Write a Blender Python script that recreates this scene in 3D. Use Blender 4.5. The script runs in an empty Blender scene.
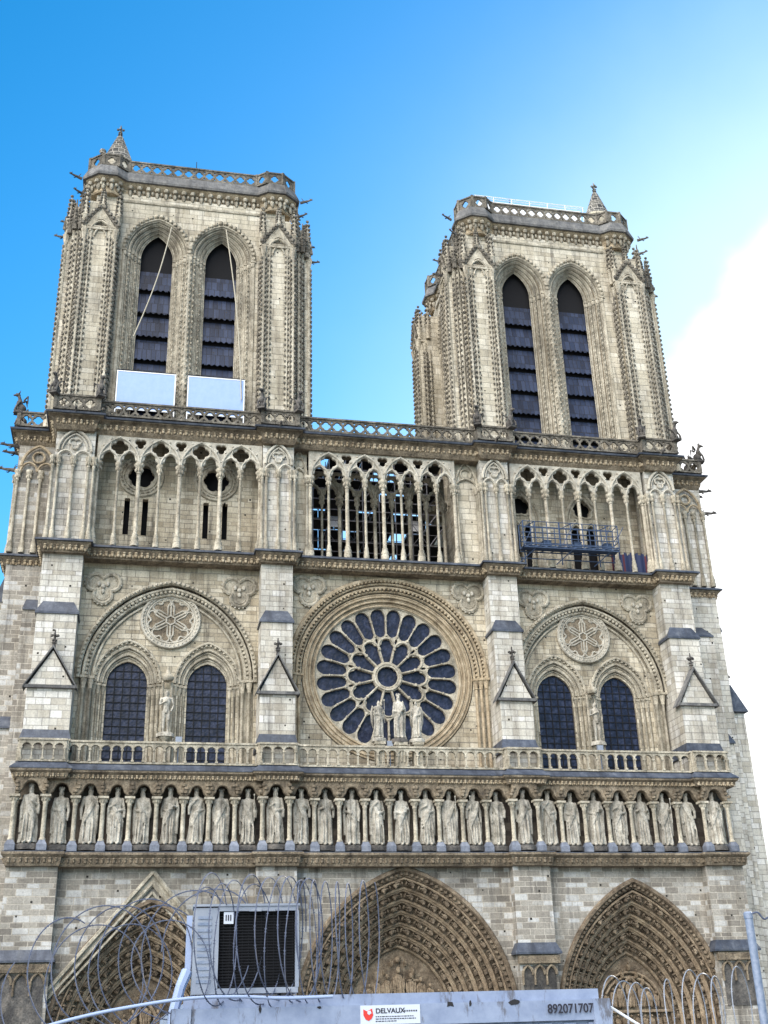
import bpy, math, random
from mathutils import Vector, Matrix
from math import sin, cos, pi, radians, sqrt, atan2, acos
random.seed(7)
S = bpy.context.scene
COL = S.collection
# ------------------------------------------------------------ camera
YAW, PIT, ROL, FPX = radians(12.304), radians(24.564), radians(-1.77), 1151.5
cd = bpy.data.cameras.new('camera'); cam = bpy.data.objects.new('camera', cd); COL.objects.link(cam)
F = Vector((sin(YAW)*cos(PIT), cos(YAW)*cos(PIT), sin(PIT)))
R0 = Vector((cos(YAW), -sin(YAW), 0)); U0 = R0.cross(F)
R1 = R0*cos(ROL)+U0*sin(ROL); U1 = U0*cos(ROL)-R0*sin(ROL)
cam.matrix_world = Matrix(((R1.x, U1.x, -F.x, -16.893), (R1.y, U1.y, -F.y, -77.368), (R1.z, U1.z, -F.z, 1.7), (0, 0, 0, 1)))
cd.sensor_fit = 'VERTICAL'; cd.sensor_height = 36; cd.lens = FPX*36/1024
cd.clip_start = .1; cd.clip_end = 6000
S.camera = cam
S.render.resolution_x = 768; S.render.resolution_y = 1024
# ------------------------------------------------------------ light
SUN_AZ, SUN_EL = radians(42), radians(17.3)
SKY_SAT, SKY_VAL, FILL_CLOUD = 1.38, 1.4, 33.
S.view_settings.view_transform = 'Standard'; S.view_settings.look = 'None'
S.view_settings.exposure = .82; S.view_settings.gamma = 1
W = bpy.data.worlds.new('World'); S.world = W; W.use_nodes = True
nt = W.node_tree; nt.nodes.clear()
def wn(t, **k):
    n = nt.nodes.new(t)
    for a, b in k.items(): setattr(n, a, b)
    return n
SD = Vector((sin(SUN_AZ)*cos(SUN_EL), cos(SUN_AZ)*cos(SUN_EL), sin(SUN_EL)))
def wl(n, i, v):
    if isinstance(v, bpy.types.NodeSocket): nt.links.new(v, n.inputs[i])
    else: n.inputs[i].default_value = v
def wm(op, a, b=0., c=0.):
    n = wn('ShaderNodeMath', operation=op); wl(n, 0, a); wl(n, 1, b); wl(n, 2, c); return n.outputs[0]
def wmap(v, a, b, c, d):
    n = wn('ShaderNodeMapRange', interpolation_type='SMOOTHSTEP'); wl(n, 0, v)
    for k, x in enumerate((a, b, c, d)): wl(n, k+1, x)
    return n.outputs[0]
def wmix(f, a, b, mode='MIX'):
    n = wn('ShaderNodeMix', data_type='RGBA', blend_type=mode); wl(n, 0, f); wl(n, 6, a); wl(n, 7, b); return n.outputs[2]
sky = wn('ShaderNodeTexSky', sky_type='NISHITA'); sky.sun_disc = False
sky.sun_elevation = SUN_EL; sky.sun_rotation = SUN_AZ
sky.air_density = 1.0; sky.dust_density = .6; sky.ozone_density = 3.0
hs = wn('ShaderNodeHueSaturation'); hs.inputs['Hue'].default_value = .493; hs.inputs['Saturation'].default_value = SKY_SAT; hs.inputs['Value'].default_value = SKY_VAL; nt.links.new(sky.outputs[0], hs.inputs['Color'])
tcw = wn('ShaderNodeTexCoord').outputs['Generated']
dt = wn('ShaderNodeVectorMath', operation='DOT_PRODUCT'); nt.links.new(tcw, dt.inputs[0]); dt.inputs[1].default_value = SD
nz = wn('ShaderNodeTexNoise'); nt.links.new(tcw, nz.inputs[0]); nz.inputs['Scale'].default_value = 2.6; nz.inputs['Detail'].default_value = 6; nz.inputs['Roughness'].default_value = .55
nzo = wm('SUBTRACT', nz.outputs[0], .5)
ang = wm('ARCCOSINE', wm('MINIMUM', dt.outputs['Value'], .99999))           # angle from the sun
angn = wm('ADD', ang, wm('MULTIPLY', nzo, .22))
haze = wmap(angn, radians(47), radians(12), 0., 1.)
haze = wm('POWER', haze, 2.7)
core = wmap(angn, radians(18), radians(15.5), 0., 1.)
col = wmix(haze, hs.outputs[0], (3.6, 4.9, 5.4, 1))
col = wmix(core, col, (7.5, 7.5, 7.6, 1))
# unseen bright cloud bank, added high in the western sky to light the facade
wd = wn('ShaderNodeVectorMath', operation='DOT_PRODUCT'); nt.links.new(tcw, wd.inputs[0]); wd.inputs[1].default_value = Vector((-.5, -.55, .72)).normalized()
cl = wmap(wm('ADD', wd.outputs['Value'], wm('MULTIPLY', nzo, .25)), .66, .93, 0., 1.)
col = wmix(cl, col, (FILL_CLOUD, FILL_CLOUD*.955, FILL_CLOUD*.92, 1))
bg = wn('ShaderNodeBackground'); bg.inputs[1].default_value = .13
out = wn('ShaderNodeOutputWorld')
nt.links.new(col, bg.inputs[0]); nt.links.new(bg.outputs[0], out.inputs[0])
sl = bpy.data.lights.new('sun', 'SUN'); sl.energy = 3.5; sl.angle = radians(.5); sl.color = (1, .93, .82)
so = bpy.data.objects.new('sun', sl); COL.objects.link(so)
so.rotation_euler = SD.to_track_quat('Z', 'Y').to_euler(); so.location = SD*300

# ------------------------------------------------------------ materials
def mat(name, base=(.5,.5,.5), rough=.85, metal=0):
    m = bpy.data.materials.new(name); m.use_nodes = True
    b = m.node_tree.nodes['Principled BSDF']
    b.inputs['Base Color'].default_value = (*base, 1); b.inputs['Roughness'].default_value = rough
    b.inputs['Metallic'].default_value = metal
    try: b.inputs['Specular IOR Level'].default_value = .3
    except Exception: pass
    return m
class NB:
    def __init__(s, m): s.t = m.node_tree; s.b = s.t.nodes['Principled BSDF']
    def n(s, t, ins=None, **k):
        o = s.t.nodes.new(t)
        for a, b in k.items(): setattr(o, a, b)
        for i, v in (ins or {}).items():
            if hasattr(v, 'links') or isinstance(v, bpy.types.NodeSocket): s.t.links.new(v, o.inputs[i])
            else: o.inputs[i].default_value = v
        return o
    def math(s, op, a, b=0, c=0):
        return s.n('ShaderNodeMath', {0: a, 1: b, 2: c}, operation=op).outputs[0]
    def ramp(s, fac, stops, interp='LINEAR'):
        r = s.n('ShaderNodeValToRGB', {0: fac}); e = r.color_ramp; e.interpolation = interp
        while len(e.elements) < len(stops): e.elements.new(.5)
        for el, (p, c) in zip(e.elements, stops):
            el.position = p; el.color = (*c, 1) if len(c) == 3 else (c[0], c[0], c[0], 1)
        return r.outputs[0]
    def noise(s, vec, scale, detail=4, rough=.6):
        return s.n('ShaderNodeTexNoise', {'Vector': vec, 'Scale': scale, 'Detail': detail, 'Roughness': rough}).outputs[0]
    def mix(s, mode, f, a, b):
        o = s.n('ShaderNodeMix', {0: f, 6: a, 7: b}, data_type='RGBA', blend_type=mode); return o.outputs[2]
def stone(name, tones, block=None, stain=.5, streak=.5, bump=.25, grain=.35, mortar=(.5,.47,.42), msize=.022, rough=.9, seed=0., blotch=None):
    m = mat(name, tones[0], rough); q = NB(m)
    geo = q.n('ShaderNodeNewGeometry'); P = geo.outputs['Position']; N = geo.outputs['Normal']
    sp = q.n('ShaderNodeSeparateXYZ', {0: P}); sn = q.n('ShaderNodeSeparateXYZ', {0: N})
    ax = q.math('GREATER_THAN', q.math('ABSOLUTE', sn.outputs[0]), .72)
    u = q.n('ShaderNodeMix', {0: ax, 2: sp.outputs[0], 3: sp.outputs[1]}).outputs[0]
    off = q.n('ShaderNodeVectorMath', {0: P, 1: (seed*13.1, seed*7.7, seed*3.3)}, operation='ADD').outputs[0]
    big = q.noise(off, .22, 5, .62)
    mid = q.noise(off, 1.6, 5, .7)
    fine = q.noise(off, 9, 4, .75)
    sv = q.n('ShaderNodeCombineXYZ', {0: q.math('MULTIPLY', u, 1.9), 1: q.math('MULTIPLY', sp.outputs[2], .16), 2: seed}).outputs[0]
    st = q.noise(sv, 1., 5, .65)
    hgt = fine
    if block:
        wob = q.math('MULTIPLY', q.math('SUBTRACT', mid, .5), .03)
        zn = q.n('ShaderNodeCombineXYZ', {0: 3.+seed, 1: 0., 2: q.math('MULTIPLY', sp.outputs[2], .9)}).outputs[0]
        zz = q.math('ADD', sp.outputs[2], q.math('MULTIPLY', q.noise(zn, 1., 1, .5), .9))
        vv = q.n('ShaderNodeCombineXYZ', {0: q.math('ADD', u, wob), 1: q.math('ADD', zz, wob), 2: 0}).outputs[0]
        br = q.n('ShaderNodeTexBrick', {'Vector': vv, 'Color1': (0,0,0,1), 'Color2': (1,1,1,1), 'Mortar': (.5,.5,.5,1), 'Scale': 1., 'Mortar Size': msize,
            'Mortar Smooth': .25, 'Bias': 0., 'Brick Width': block[0], 'Row Height': block[1]}, offset=.47, squash=.8, squash_frequency=3)
        k = len(tones)
        pos = [0, .22, .5, .74, .9][:k] if k > 3 else [i/k for i in range(k)]
        c = q.ramp(br.outputs['Color'], list(zip(pos, tones)), 'CONSTANT' if False else 'LINEAR')
        c = q.mix('MIX', br.outputs['Fac'], c, (*mortar, 1))
        hgt = q.math('SUBTRACT', q.math('MULTIPLY', fine, .35), q.math('MULTIPLY', br.outputs['Fac'], .8))
        hgt = q.math('ADD', hgt, q.math('MULTIPLY', q.n('ShaderNodeSeparateColor', {0: br.outputs['Color']}).outputs[0], .35))
    else:
        c = q.ramp(mid, [(.28 + .44*i/max(1, len(tones)-1), t) for i, t in enumerate(tones)])
    g = 1-grain
    c = q.mix('MULTIPLY', 1., c, q.ramp(fine, [(.3, (g,g,g)), (.5, (.95,.95,.95)), (.72, (1.15,1.15,1.14))]))
    a = 1-stain
    c = q.mix('MULTIPLY', 1., c, q.ramp(big, [(.33, (a,a*.99,a*.98)), (.5, (.96,.95,.93)), (.66, (1.1,1.1,1.1))]))
    b_ = 1-streak
    c = q.mix('MULTIPLY', 1., c, q.ramp(st, [(.3, (b_,b_,b_*1.02)), (.46, (.97,.97,.97)), (.7, (1.06,1.05,1.03))]))
    st2 = q.noise(q.n('ShaderNodeCombineXYZ', {0: q.math('MULTIPLY', u, .7), 1: q.math('MULTIPLY', sp.outputs[2], .07), 2: seed+9}).outputs[0], 1., 7, .75)
    c = q.mix('MULTIPLY', .8, c, q.ramp(st2, [(.36, (1-streak*.8, 1-streak*.85, 1-streak*.9)), (.5, (1,1,1))]))
    if block:
        vd = q.n('ShaderNodeTexVoronoi', {'Vector': q.n('ShaderNodeCombineXYZ', {0: u, 1: sp.outputs[2], 2: 0}).outputs[0], 'Scale': .42}, voronoi_dimensions='2D', distance='CHEBYCHEV')
        c = q.mix('MIX', q.math('LESS_THAN', vd.outputs['Distance'], q.math('MULTIPLY', big, .05)), c, (.02,.018,.015,1))
    if blotch: c = q.mix('MIX', q.ramp(mid, [(.58, (0,)), (.68, (.8,))]), c, (*blotch, 1))
    q.t.links.new(c, q.b.inputs['Base Color'])
    bp = q.n('ShaderNodeBump', {'Height': hgt, 'Strength': bump*2, 'Distance': .06})
    q.t.links.new(bp.outputs[0], q.b.inputs['Normal'])
    return m
M = {}
M['wall'] = stone('limestone_blocks', [(.33,.285,.21), (.42,.37,.28), (.47,.42,.325), (.51,.46,.36), (.57,.52,.42)], (.95,.38), stain=.45, streak=.6, grain=.35, mortar=(.27,.245,.2), bump=.35)
M['low'] = stone('shaded_weathered_grey_blocks', [(.19,.175,.155), (.25,.23,.2), (.295,.275,.24), (.34,.325,.295), (.47,.47,.46)], (.95,.36), stain=.4, streak=.5, grain=.35, mortar=(.42,.39,.34), bump=.35, seed=2, msize=.03)  # weathered grey, with the lower storey's weaker light toned into the blocks
M['ashlar'] = stone('pale_ashlar', [(.42,.39,.33), (.49,.465,.41), (.53,.51,.455), (.57,.55,.5), (.63,.615,.58)], (.95,.42), stain=.3, streak=.5, grain=.25, mortar=(.33,.31,.28), bump=.35, seed=3)
M['tower'] = stone('tower_limestone', [(.4,.36,.285), (.48,.44,.35), (.52,.475,.385), (.55,.51,.42), (.6,.56,.47)], (1.2,.52), stain=.3, streak=.55, grain=.3, mortar=(.25,.23,.19), bump=.35, seed=4, msize=.018)
M['carved'] = stone('carved_limestone', [(.22,.195,.15), (.45,.41,.33), (.66,.61,.5)], None, stain=.35, streak=.5, grain=.5, bump=.6, seed=5)
M['cream'] = stone('clean_tracery_stone', [(.3,.28,.23), (.48,.45,.385), (.64,.61,.53)], None, stain=.2, streak=.25, grain=.3, bump=.35, seed=6)
M['brown'] = stone('grimy_brown_carving', [(.09,.075,.06), (.24,.195,.14), (.42,.35,.26)], None, stain=.35, streak=.4, grain=.6, bump=.8, seed=7)
M['warm'] = stone('warm_carving', [(.2,.15,.1), (.44,.36,.25), (.6,.51,.38)], None, stain=.25, streak=.3, grain=.4, bump=.5, seed=8)
M['warmdark'] = stone('brown_roll_moulding', [(.1,.075,.05), (.28,.215,.15), (.42,.34,.24)], None, stain=.35, streak=.35, grain=.45, bump=.6, seed=22)  # brown copy of the warm carving, darkened for the portals' weaker light
M['capstone'] = stone('grey_capping_stone', [(.08,.083,.09), (.15,.152,.155), (.25,.245,.235)], None, stain=.35, streak=.4, grain=.4, bump=.3, seed=23)
M['port'] = stone('portal_carving', [(.06,.045,.032), (.2,.155,.11), (.36,.295,.215)], None, stain=.35, streak=.3, grain=.55, bump=.7, seed=9)  # brown portal stone, tones lowered further to paint in the dimmer light
M['dark'] = stone('soot_black_stone', [(.035,.035,.04), (.1,.095,.09), (.2,.18,.16)], None, stain=.4, streak=.4, grain=.5, bump=.6, seed=10)
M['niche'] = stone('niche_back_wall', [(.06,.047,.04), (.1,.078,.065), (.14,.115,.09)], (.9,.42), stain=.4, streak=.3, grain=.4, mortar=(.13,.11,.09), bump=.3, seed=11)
M['lead'] = stone('lead_sheet', [(.03,.038,.058), (.06,.072,.1), (.12,.135,.165)], None, stain=.35, streak=.45, grain=.25, bump=.15, rough=.5, seed=12)
M['bluestone'] = stone('lead_capped_base', [(.1,.115,.15), (.17,.19,.24), (.26,.28,.33)], None, stain=.3, streak=.3, grain=.3, bump=.2, rough=.6, seed=13)
M['statue'] = stone('statue_stone', [(.2,.185,.155), (.44,.415,.36), (.64,.61,.54)], None, stain=.25, streak=.6, grain=.45, bump=.5, seed=14)
M['slate'] = stone('slate_hood', [(.009,.016,.042), (.015,.027,.066), (.03,.045,.095)], (.45,.9), stain=.3, streak=.5, grain=.3, mortar=(.015,.015,.02), bump=.3, rough=.6, seed=15)
M['sooty'] = stone('sooty_carving', [(.06,.057,.052), (.17,.155,.13), (.36,.33,.28)], None, stain=.35, streak=.4, grain=.6, bump=.8, seed=20)
M['slatestone'] = stone('grey_cone_stone', [(.05,.05,.05), (.09,.09,.085), (.14,.135,.12)], (.6,.35), stain=.3, streak=.4, grain=.3, seed=19)
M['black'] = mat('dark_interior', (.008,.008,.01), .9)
def glass_mat():
    m = mat('leaded_glass', (.012,.017,.045), .4); q = NB(m)
    geo = q.n('ShaderNodeNewGeometry'); P = geo.outputs['Position']
    vo = q.n('ShaderNodeTexVoronoi', {'Vector': P, 'Scale': 5.})
    c = q.ramp(q.noise(P, 2.5, 5, .7), [(.35, (.003,.005,.014)), (.5, (.008,.012,.032)), (.66, (.03,.038,.075))])
    c = q.mix('MIX', q.ramp(vo.outputs['Distance'], [(.0, (.25,)), (.08, (0,))]), c, (.07,.08,.1,1))
    q.t.links.new(c, q.b.inputs['Base Color'])
    q.t.links.new(q.n('ShaderNodeBump', {'Height': vo.outputs['Distance'], 'Strength': .5, 'Distance': .03}).outputs[0], q.b.inputs['Normal'])
    return m
M['glass'] = glass_mat()
M['bar'] = mat('iron_bar', (.008,.009,.012), .8, 0)
def metal(name, a, b, rough=.45, me=.6, sc=6., rust=None):
    m = mat(name, a, rough, me); q = NB(m)
    tc = q.n('ShaderNodeTexCoord').outputs['Object']
    n = q.noise(tc, sc, 6, .7)
    c = q.ramp(n, [(.3, a), (.7, b)])
    if rust:
        n2 = q.noise(q.n('ShaderNodeMapping', {0: tc, 3: (1.6, 1., .45)}).outputs[0], sc*.8, 8, .75); c = q.mix('MIX', q.ramp(n2, [(.56, (0,)), (.64, (.75,))]), c, (*rust, 1))
    q.t.links.new(c, q.b.inputs['Base Color'])
    q.t.links.new(q.ramp(n, [(.3, (rough*.7,)), (.7, (min(1, rough*1.4),))]), q.b.inputs['Roughness'])
    q.t.links.new(q.n('ShaderNodeBump', {'Height': n, 'Strength': .2, 'Distance': .01}).outputs[0], q.b.inputs['Normal'])
    return m
M['galv'] = metal('galvanised_steel', (.12,.16,.24), (.26,.3,.38), .55, .2, 20)
M['dullwire'] = metal('dull_wire', (.16,.18,.22), (.34,.36,.4), .6, .3, 20)
M['wire'] = metal('razor_wire_steel', (.035,.045,.08), (.12,.14,.2), .75, .0, 12)
M['paint'] = metal('pale_blue_painted_steel', (.17,.21,.31), (.26,.31,.42), .5, .0, 5, (.07,.06,.055))
M['acwhite'] = metal('off_white_casing', (.17,.2,.26), (.27,.3,.35), .5, 0, 4)
M['bluemetal'] = metal('blue_platform_steel', (.025,.045,.1), (.08,.115,.18), .6, .3, 9)
M['tarp'] = metal('pale_sheeting', (.24,.35,.6), (.31,.42,.67), .5, 0, 1.5)
M['tarpblue'] = mat('dark_blue_sheeting', (.02,.03,.08), .7)
M['maroon'] = mat('maroon_sheeting', (.08,.015,.025), .7)
M['cable'] = mat('pale_conduit', (.27,.34,.5), .6)
M['rope'] = mat('hemp_rope', (.42,.38,.3), .9)
M['rail'] = mat('white_rail', (.75,.76,.78), .5)
M['scaf'] = metal('scaffold_tube', (.1,.1,.12), (.26,.26,.28), .5, .6, 8)
M['white'] = mat('white_label', (.5,.54,.62), .5)
M['ink'] = mat('black_print', (.02,.02,.03), .6)
M['red'] = mat('red_print', (.55,.04,.03), .6)
M['rubber'] = mat('black_rubber', (.02,.02,.022), .8)
M['ground'] = stone('grey_paving', [(.12,.12,.115), (.16,.16,.155), (.2,.2,.19)], None, stain=.25, streak=0, grain=.25, bump=.1, seed=16)

# ------------------------------------------------------------ mesh builder
class MB:
    def __init__(s): s.v = []; s.f = []; s.m = []; s.cm = 0
    def add(s, vs, fs, fn=None):
        o = len(s.v)
        s.v += [tuple(fn(*p)) for p in vs] if fn else [tuple(p) for p in vs]
        for f in fs: s.f.append([i+o for i in f]); s.m.append(s.cm)
        return s
    def box(s, x0, x1, y0, y1, z0, z1, fn=None):
        if x0 > x1: x0, x1 = x1, x0
        if y0 > y1: y0, y1 = y1, y0
        vs = [(x0,y0,z0),(x1,y0,z0),(x1,y1,z0),(x0,y1,z0),(x0,y0,z1),(x1,y0,z1),(x1,y1,z1),(x0,y1,z1)]
        return s.add(vs, [(0,3,2,1),(4,5,6,7),(0,1,5,4),(1,2,6,5),(2,3,7,6),(3,0,4,7)], fn)
    def tube(s, pts, r, n=8, cap=True, fn=None, closed=False):
        pts = [Vector(p) for p in pts]; k = len(pts)
        rs = r if isinstance(r, (list, tuple)) else [r]*k
        vs = []; up = None
        for i, p in enumerate(pts):
            if closed: d = pts[(i+1) % k]-pts[i-1]
            else: d = pts[min(i+1, k-1)]-pts[max(i-1, 0)]
            d.normalize()
            if up is None:
                up = Vector((0,0,1)) if abs(d.z) < .9 else Vector((0,1,0))
            a = d.cross(up)
            if a.length < 1e-5: a = d.cross(Vector((1,0,0)))
            a.normalize(); b = a.cross(d).normalized(); up = b
            for j in range(n):
                t = 2*pi*j/n; vs.append(p+(a*cos(t)+b*sin(t))*rs[i])
        fs = []
        for i in range(k if closed else k-1):
            for j in range(n):
                A = i*n+j; B = i*n+(j+1) % n; i2 = (i+1) % k
                fs.append((A, i2*n+j, i2*n+(j+1) % n, B))
        if cap and not closed: fs.append(tuple(range(n))); fs.append(tuple((k-1)*n+j for j in reversed(range(n))))
        return s.add(vs, fs, fn)
    def lathe(s, prof, c=(0,0,0), n=12, fn=None, sx=1, sy=1):
        vs = []; fs = []; k = len(prof)
        for r, z in prof:
            for j in range(n):
                t = 2*pi*j/n; vs.append((c[0]+r*cos(t)*sx, c[1]+r*sin(t)*sy, c[2]+z))
        for i in range(k-1):
            for j in range(n):
                fs.append((i*n+j, i*n+(j+1) % n, (i+1)*n+(j+1) % n, (i+1)*n+j))
        fs.append(tuple(reversed(range(n)))); fs.append(tuple((k-1)*n+j for j in range(n)))
        return s.add(vs, fs, fn)
    def ell(s, c, r, n=8, k=5, rot=None, fn=None):
        vs = [(0,0,-1)]; fs = []
        for i in range(1, k):
            a = -pi/2+pi*i/k
            for j in range(n): t = 2*pi*j/n; vs.append((cos(a)*cos(t), cos(a)*sin(t), sin(a)))
        vs.append((0,0,1)); L = len(vs)-1
        for j in range(n): fs.append((0, 1+(j+1) % n, 1+j)); fs.append((L, L-n+j, L-n+(j+1) % n))
        for i in range(k-2):
            for j in range(n):
                A = 1+i*n; fs.append((A+j, A+(j+1) % n, A+n+(j+1) % n, A+n+j))
        r = r if isinstance(r, (tuple, list)) else (r, r, r)
        o = []
        for v in vs:
            p = Vector((v[0]*r[0], v[1]*r[1], v[2]*r[2]))
            if rot: p = rot @ p
            o.append((p.x+c[0], p.y+c[1], p.z+c[2]))
        return s.add(o, fs, fn)
    def sweep(s, path, prof, closed=False, fn=None):
        """profile [(outward, z)] swept along plan polyline [(x, y)], outward = right-hand side of travel"""
        P = [Vector((a, b)) for a, b in path]; k = len(P); dirs = []
        for i in range(k if closed else k-1):
            dirs.append((P[(i+1) % k]-P[i]).normalized())
        nr = [Vector((d.y, -d.x)) for d in dirs]; vs = []; m = len(prof)
        for i in range(k):
            if closed: a, b = nr[i-1], nr[i]
            else: a, b = nr[max(i-1, 0)], nr[min(i, k-2)]
            q = a+b; q = q/ max(.3, (q.length_squared/2)) if q.length > 1e-6 else a
            for o, z in prof: vs.append((P[i].x+q.x*o, P[i].y+q.y*o, z))
        fs = []
        for i in range(k if closed else k-1):
            for j in range(m):
                A = i*m+j; B = i*m+(j+1) % m; i2 = ((i+1) % k)*m
                fs.append((A, i2+j, i2+(j+1) % m, B))
        if not closed: fs.append(tuple(range(m))); fs.append(tuple((k-1)*m+j for j in reversed(range(m))))
        return s.add(vs, fs, fn)
    def build(s, name, mats, parent=None, smooth=None, loc=None, recalc=False):
        me = bpy.data.meshes.new(name); me.from_pydata(s.v, [], s.f)
        if isinstance(mats, str): mats = [mats]
        for m in mats: me.materials.append(M[m])
        if len(mats) > 1: me.polygons.foreach_set('material_index', s.m)
        me.validate(clean_customdata=False)
        if recalc:
            import bmesh
            b = bmesh.new(); b.from_mesh(me); bmesh.ops.recalc_face_normals(b, faces=b.faces); b.to_mesh(me); b.free()
        if smooth:
            me.polygons.foreach_set('use_smooth', [True]*len(me.polygons)); me.set_sharp_from_angle(angle=radians(smooth))
        me.update()
        o = bpy.data.objects.new(name, me); COL.objects.link(o)
        if parent: o.parent = parent
        if loc: o.location = loc
        return o
def link(name, me, parent=None, loc=(0,0,0), rz=0):
    o = bpy.data.objects.new(name, me); COL.objects.link(o); o.parent = parent; o.location = loc; o.rotation_euler = (0,0,rz); return o
def thing(name, label, cat, loc=(0,0,0), group=None, rz=0):
    o = bpy.data.objects.new(name, None); COL.objects.link(o); o.location = loc; o.rotation_euler = (0,0,rz); return tag(o, label, cat, group)
def tag(o, label=None, cat=None, group=None, kind=None):
    for k, v in (('label', label), ('category', cat), ('group', group), ('kind', kind)):
        if v: o[k] = v
    return o
_pc = {}
def panel(polys, depth, bevel=0.):
    """filled 2D outline with holes, extruded; returns verts (u, d, z), faces; d runs from -depth/2 (front) to depth/2"""
    cu = bpy.data.curves.new('outline', 'CURVE'); cu.dimensions = '2D'; cu.fill_mode = 'BOTH'
    cu.extrude = max(depth/2-bevel, .001); cu.bevel_depth = bevel; cu.offset = -bevel; cu.bevel_resolution = 0; cu.resolution_u = 1
    for pl in polys:
        sp = cu.splines.new('POLY'); sp.points.add(len(pl)-1); sp.use_cyclic_u = True
        for p, (x, z) in zip(sp.points, pl): p.co = (x, z, 0, 1)
    ob = bpy.data.objects.new('outline', cu); COL.objects.link(ob)
    dg = bpy.context.evaluated_depsgraph_get(); dg.update()
    me = bpy.data.meshes.new_from_object(ob.evaluated_get(dg))
    vs = [(v.co.x, -v.co.z, v.co.y) for v in me.vertices]; fs = [tuple(p.vertices) for p in me.polygons]
    bpy.data.objects.remove(ob); bpy.data.curves.remove(cu); bpy.data.meshes.remove(me)
    return vs, fs
def T(dx=0, dy=0, dz=0): return lambda x, y, z: (x+dx, y+dy, z+dz)
# outlines
def pt_arch(w, h, n=10):
    """pointed (or round if h=w) arch, right spring to apex to left spring"""
    R = (w*w+h*h)/(2*w) if h >= w else None; c = w-R if R else 0
    pts = []
    if R:
        a1 = atan2(h, -c)
        for i in range(n+1): t = a1*i/n; pts.append((c+R*cos(t), R*sin(t)))
    else:
        for i in range(n+1): t = pi/2*i/n; pts.append((w*cos(t), h*sin(t)))
    return pts + [(-x, z) for x, z in reversed(pts[:-1])]
def arch_open(cx, w, zb, zs, h, n=10):
    return [(cx-w, zb), (cx+w, zb)] + [(cx+x, zs+z) for x, z in pt_arch(w, h, n)]
def circ(cx, cz, r, n=32, a0=0): return [(cx+r*cos(2*pi*i/n+a0), cz+r*sin(2*pi*i/n+a0)) for i in range(n)]
def foil(cx, cz, d, r, k, a0=pi/2, n=8):
    pts = []
    for i in range(k*n):
        t = -pi/k+2*pi*i/(k*n); ph = ((t+pi/k) % (2*pi/k))-pi/k
        rr = d*cos(ph)+sqrt(max(0, r*r-(d*sin(ph))**2)); pts.append((cx+rr*cos(t+a0), cz+rr*sin(t+a0)))
    return pts
def tref_open(cx, a, zb, zs, n=16, k=1.08, tall=1.25):
    pts = [(cx-a, zb), (cx+a, zb)]
    for i in range(n+1):
        t = pi*i/n; r = a*(.66+.4*abs(cos(1.5*(t-pi/2))))
        pts.append((cx+r*cos(t), zs+r*sin(t)*tall))
    return pts
def rect(x0, x1, z0, z1): return [(x0,z0),(x1,z0),(x1,z1),(x0,z1)]
def arc_pts(cx, zs, w, h, y, n=12): return [(cx+x, y, zs+z) for x, z in pt_arch(w, h, n)]

# ------------------------------------------------------------ ground
g = MB(); g.box(-900, 900, -700, 1500, -.5, 0); tag(g.build('ground', 'ground'), kind='structure')

# ------------------------------------------------------------ cathedral
C = thing('cathedral', 'huge pale limestone gothic cathedral with two square belfry towers and a central rose window', 'cathedral')
BX = [-22.95, -8.2, 8.5, 22.2]; BW = [1.42, 1.2, 1.18, 1.28]
def jog(yb, ym, ex=0., yc=None, end=1.4, wing=None):
    """plan path left to right, stepping out round the four buttresses"""
    yc = ym if yc is None else yc
    p = []
    ms = [ym, yc, ym]
    for i in range(4):
        l, r = BX[i]-BW[i]-ex, BX[i]+BW[i]+ex
        if i == 0:
            p += ([(-27.1-wing, 4.5), (-27.1-wing, end), (l, end)] if wing is not None else [(l, end)])
        else: p += [(l, ms[i-1])]
        p += [(l, yb), (r, yb)]
        if i == 3: p += ([(r, end), (27.0+wing, end), (27.0+wing, 4.5)] if wing is not None else [(r, end)])
        else: p += [(r, ms[i])]
    return p
def along(path, step, fn, closed=False, inset=0):
    P = [Vector(p) for p in path]; k = len(P)
    for i in range(k if closed else k-1):
        a, b = P[i], P[(i+1) % k]; L = (b-a).length
        if L < step*.6: continue
        n = max(1, round((L-2*inset)/step)); d = (b-a)/L; nr = Vector((d.y, -d.x))
        for j in range(n): fn(a+d*(inset+(j+.5)*(L-2*inset)/n), d, nr, j)
def cornice(name, path, prof, mats, leaf=None, closed=False, parent=None):
    """moulding with a row of carved leaves; leaf = (step, out, z, size)"""
    b = MB(); b.sweep(path, prof, closed)
    if leaf:
        b.cm = 1 if len(mats) > 1 else 0
        st, o, z, sz = leaf
        def f(p, d, nr, j):
            q = p+nr*o; s_ = sz*random.uniform(.8, 1.2)
            b.ell((q.x, q.y, z), (s_*.42, s_*.5, s_*.55), 6, 4)
            q = p+nr*(o+sz*.35); b.ell((q.x, q.y, z+sz*.45), (s_*.36, s_*.3, s_*.26), 6, 4)
            q = p+nr*(o-sz*.1)+d*st*.5; b.ell((q.x, q.y, z-sz*.25), (s_*.25, s_*.25, s_*.4), 5, 3)
        along(path, st, f, closed)
    return b.build(name, mats, parent or C, 40, recalc=True)
# --- wall sheets of the facade -------------------------------------------------
def wall(polys, y0, y1, name='wall', m='wall', parent=None):
    vs, fs = panel(polys, y1-y0); b = MB(); b.add(vs, fs, T(0, (y0+y1)/2, 0)); return b.build(name, m, parent or C)
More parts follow.
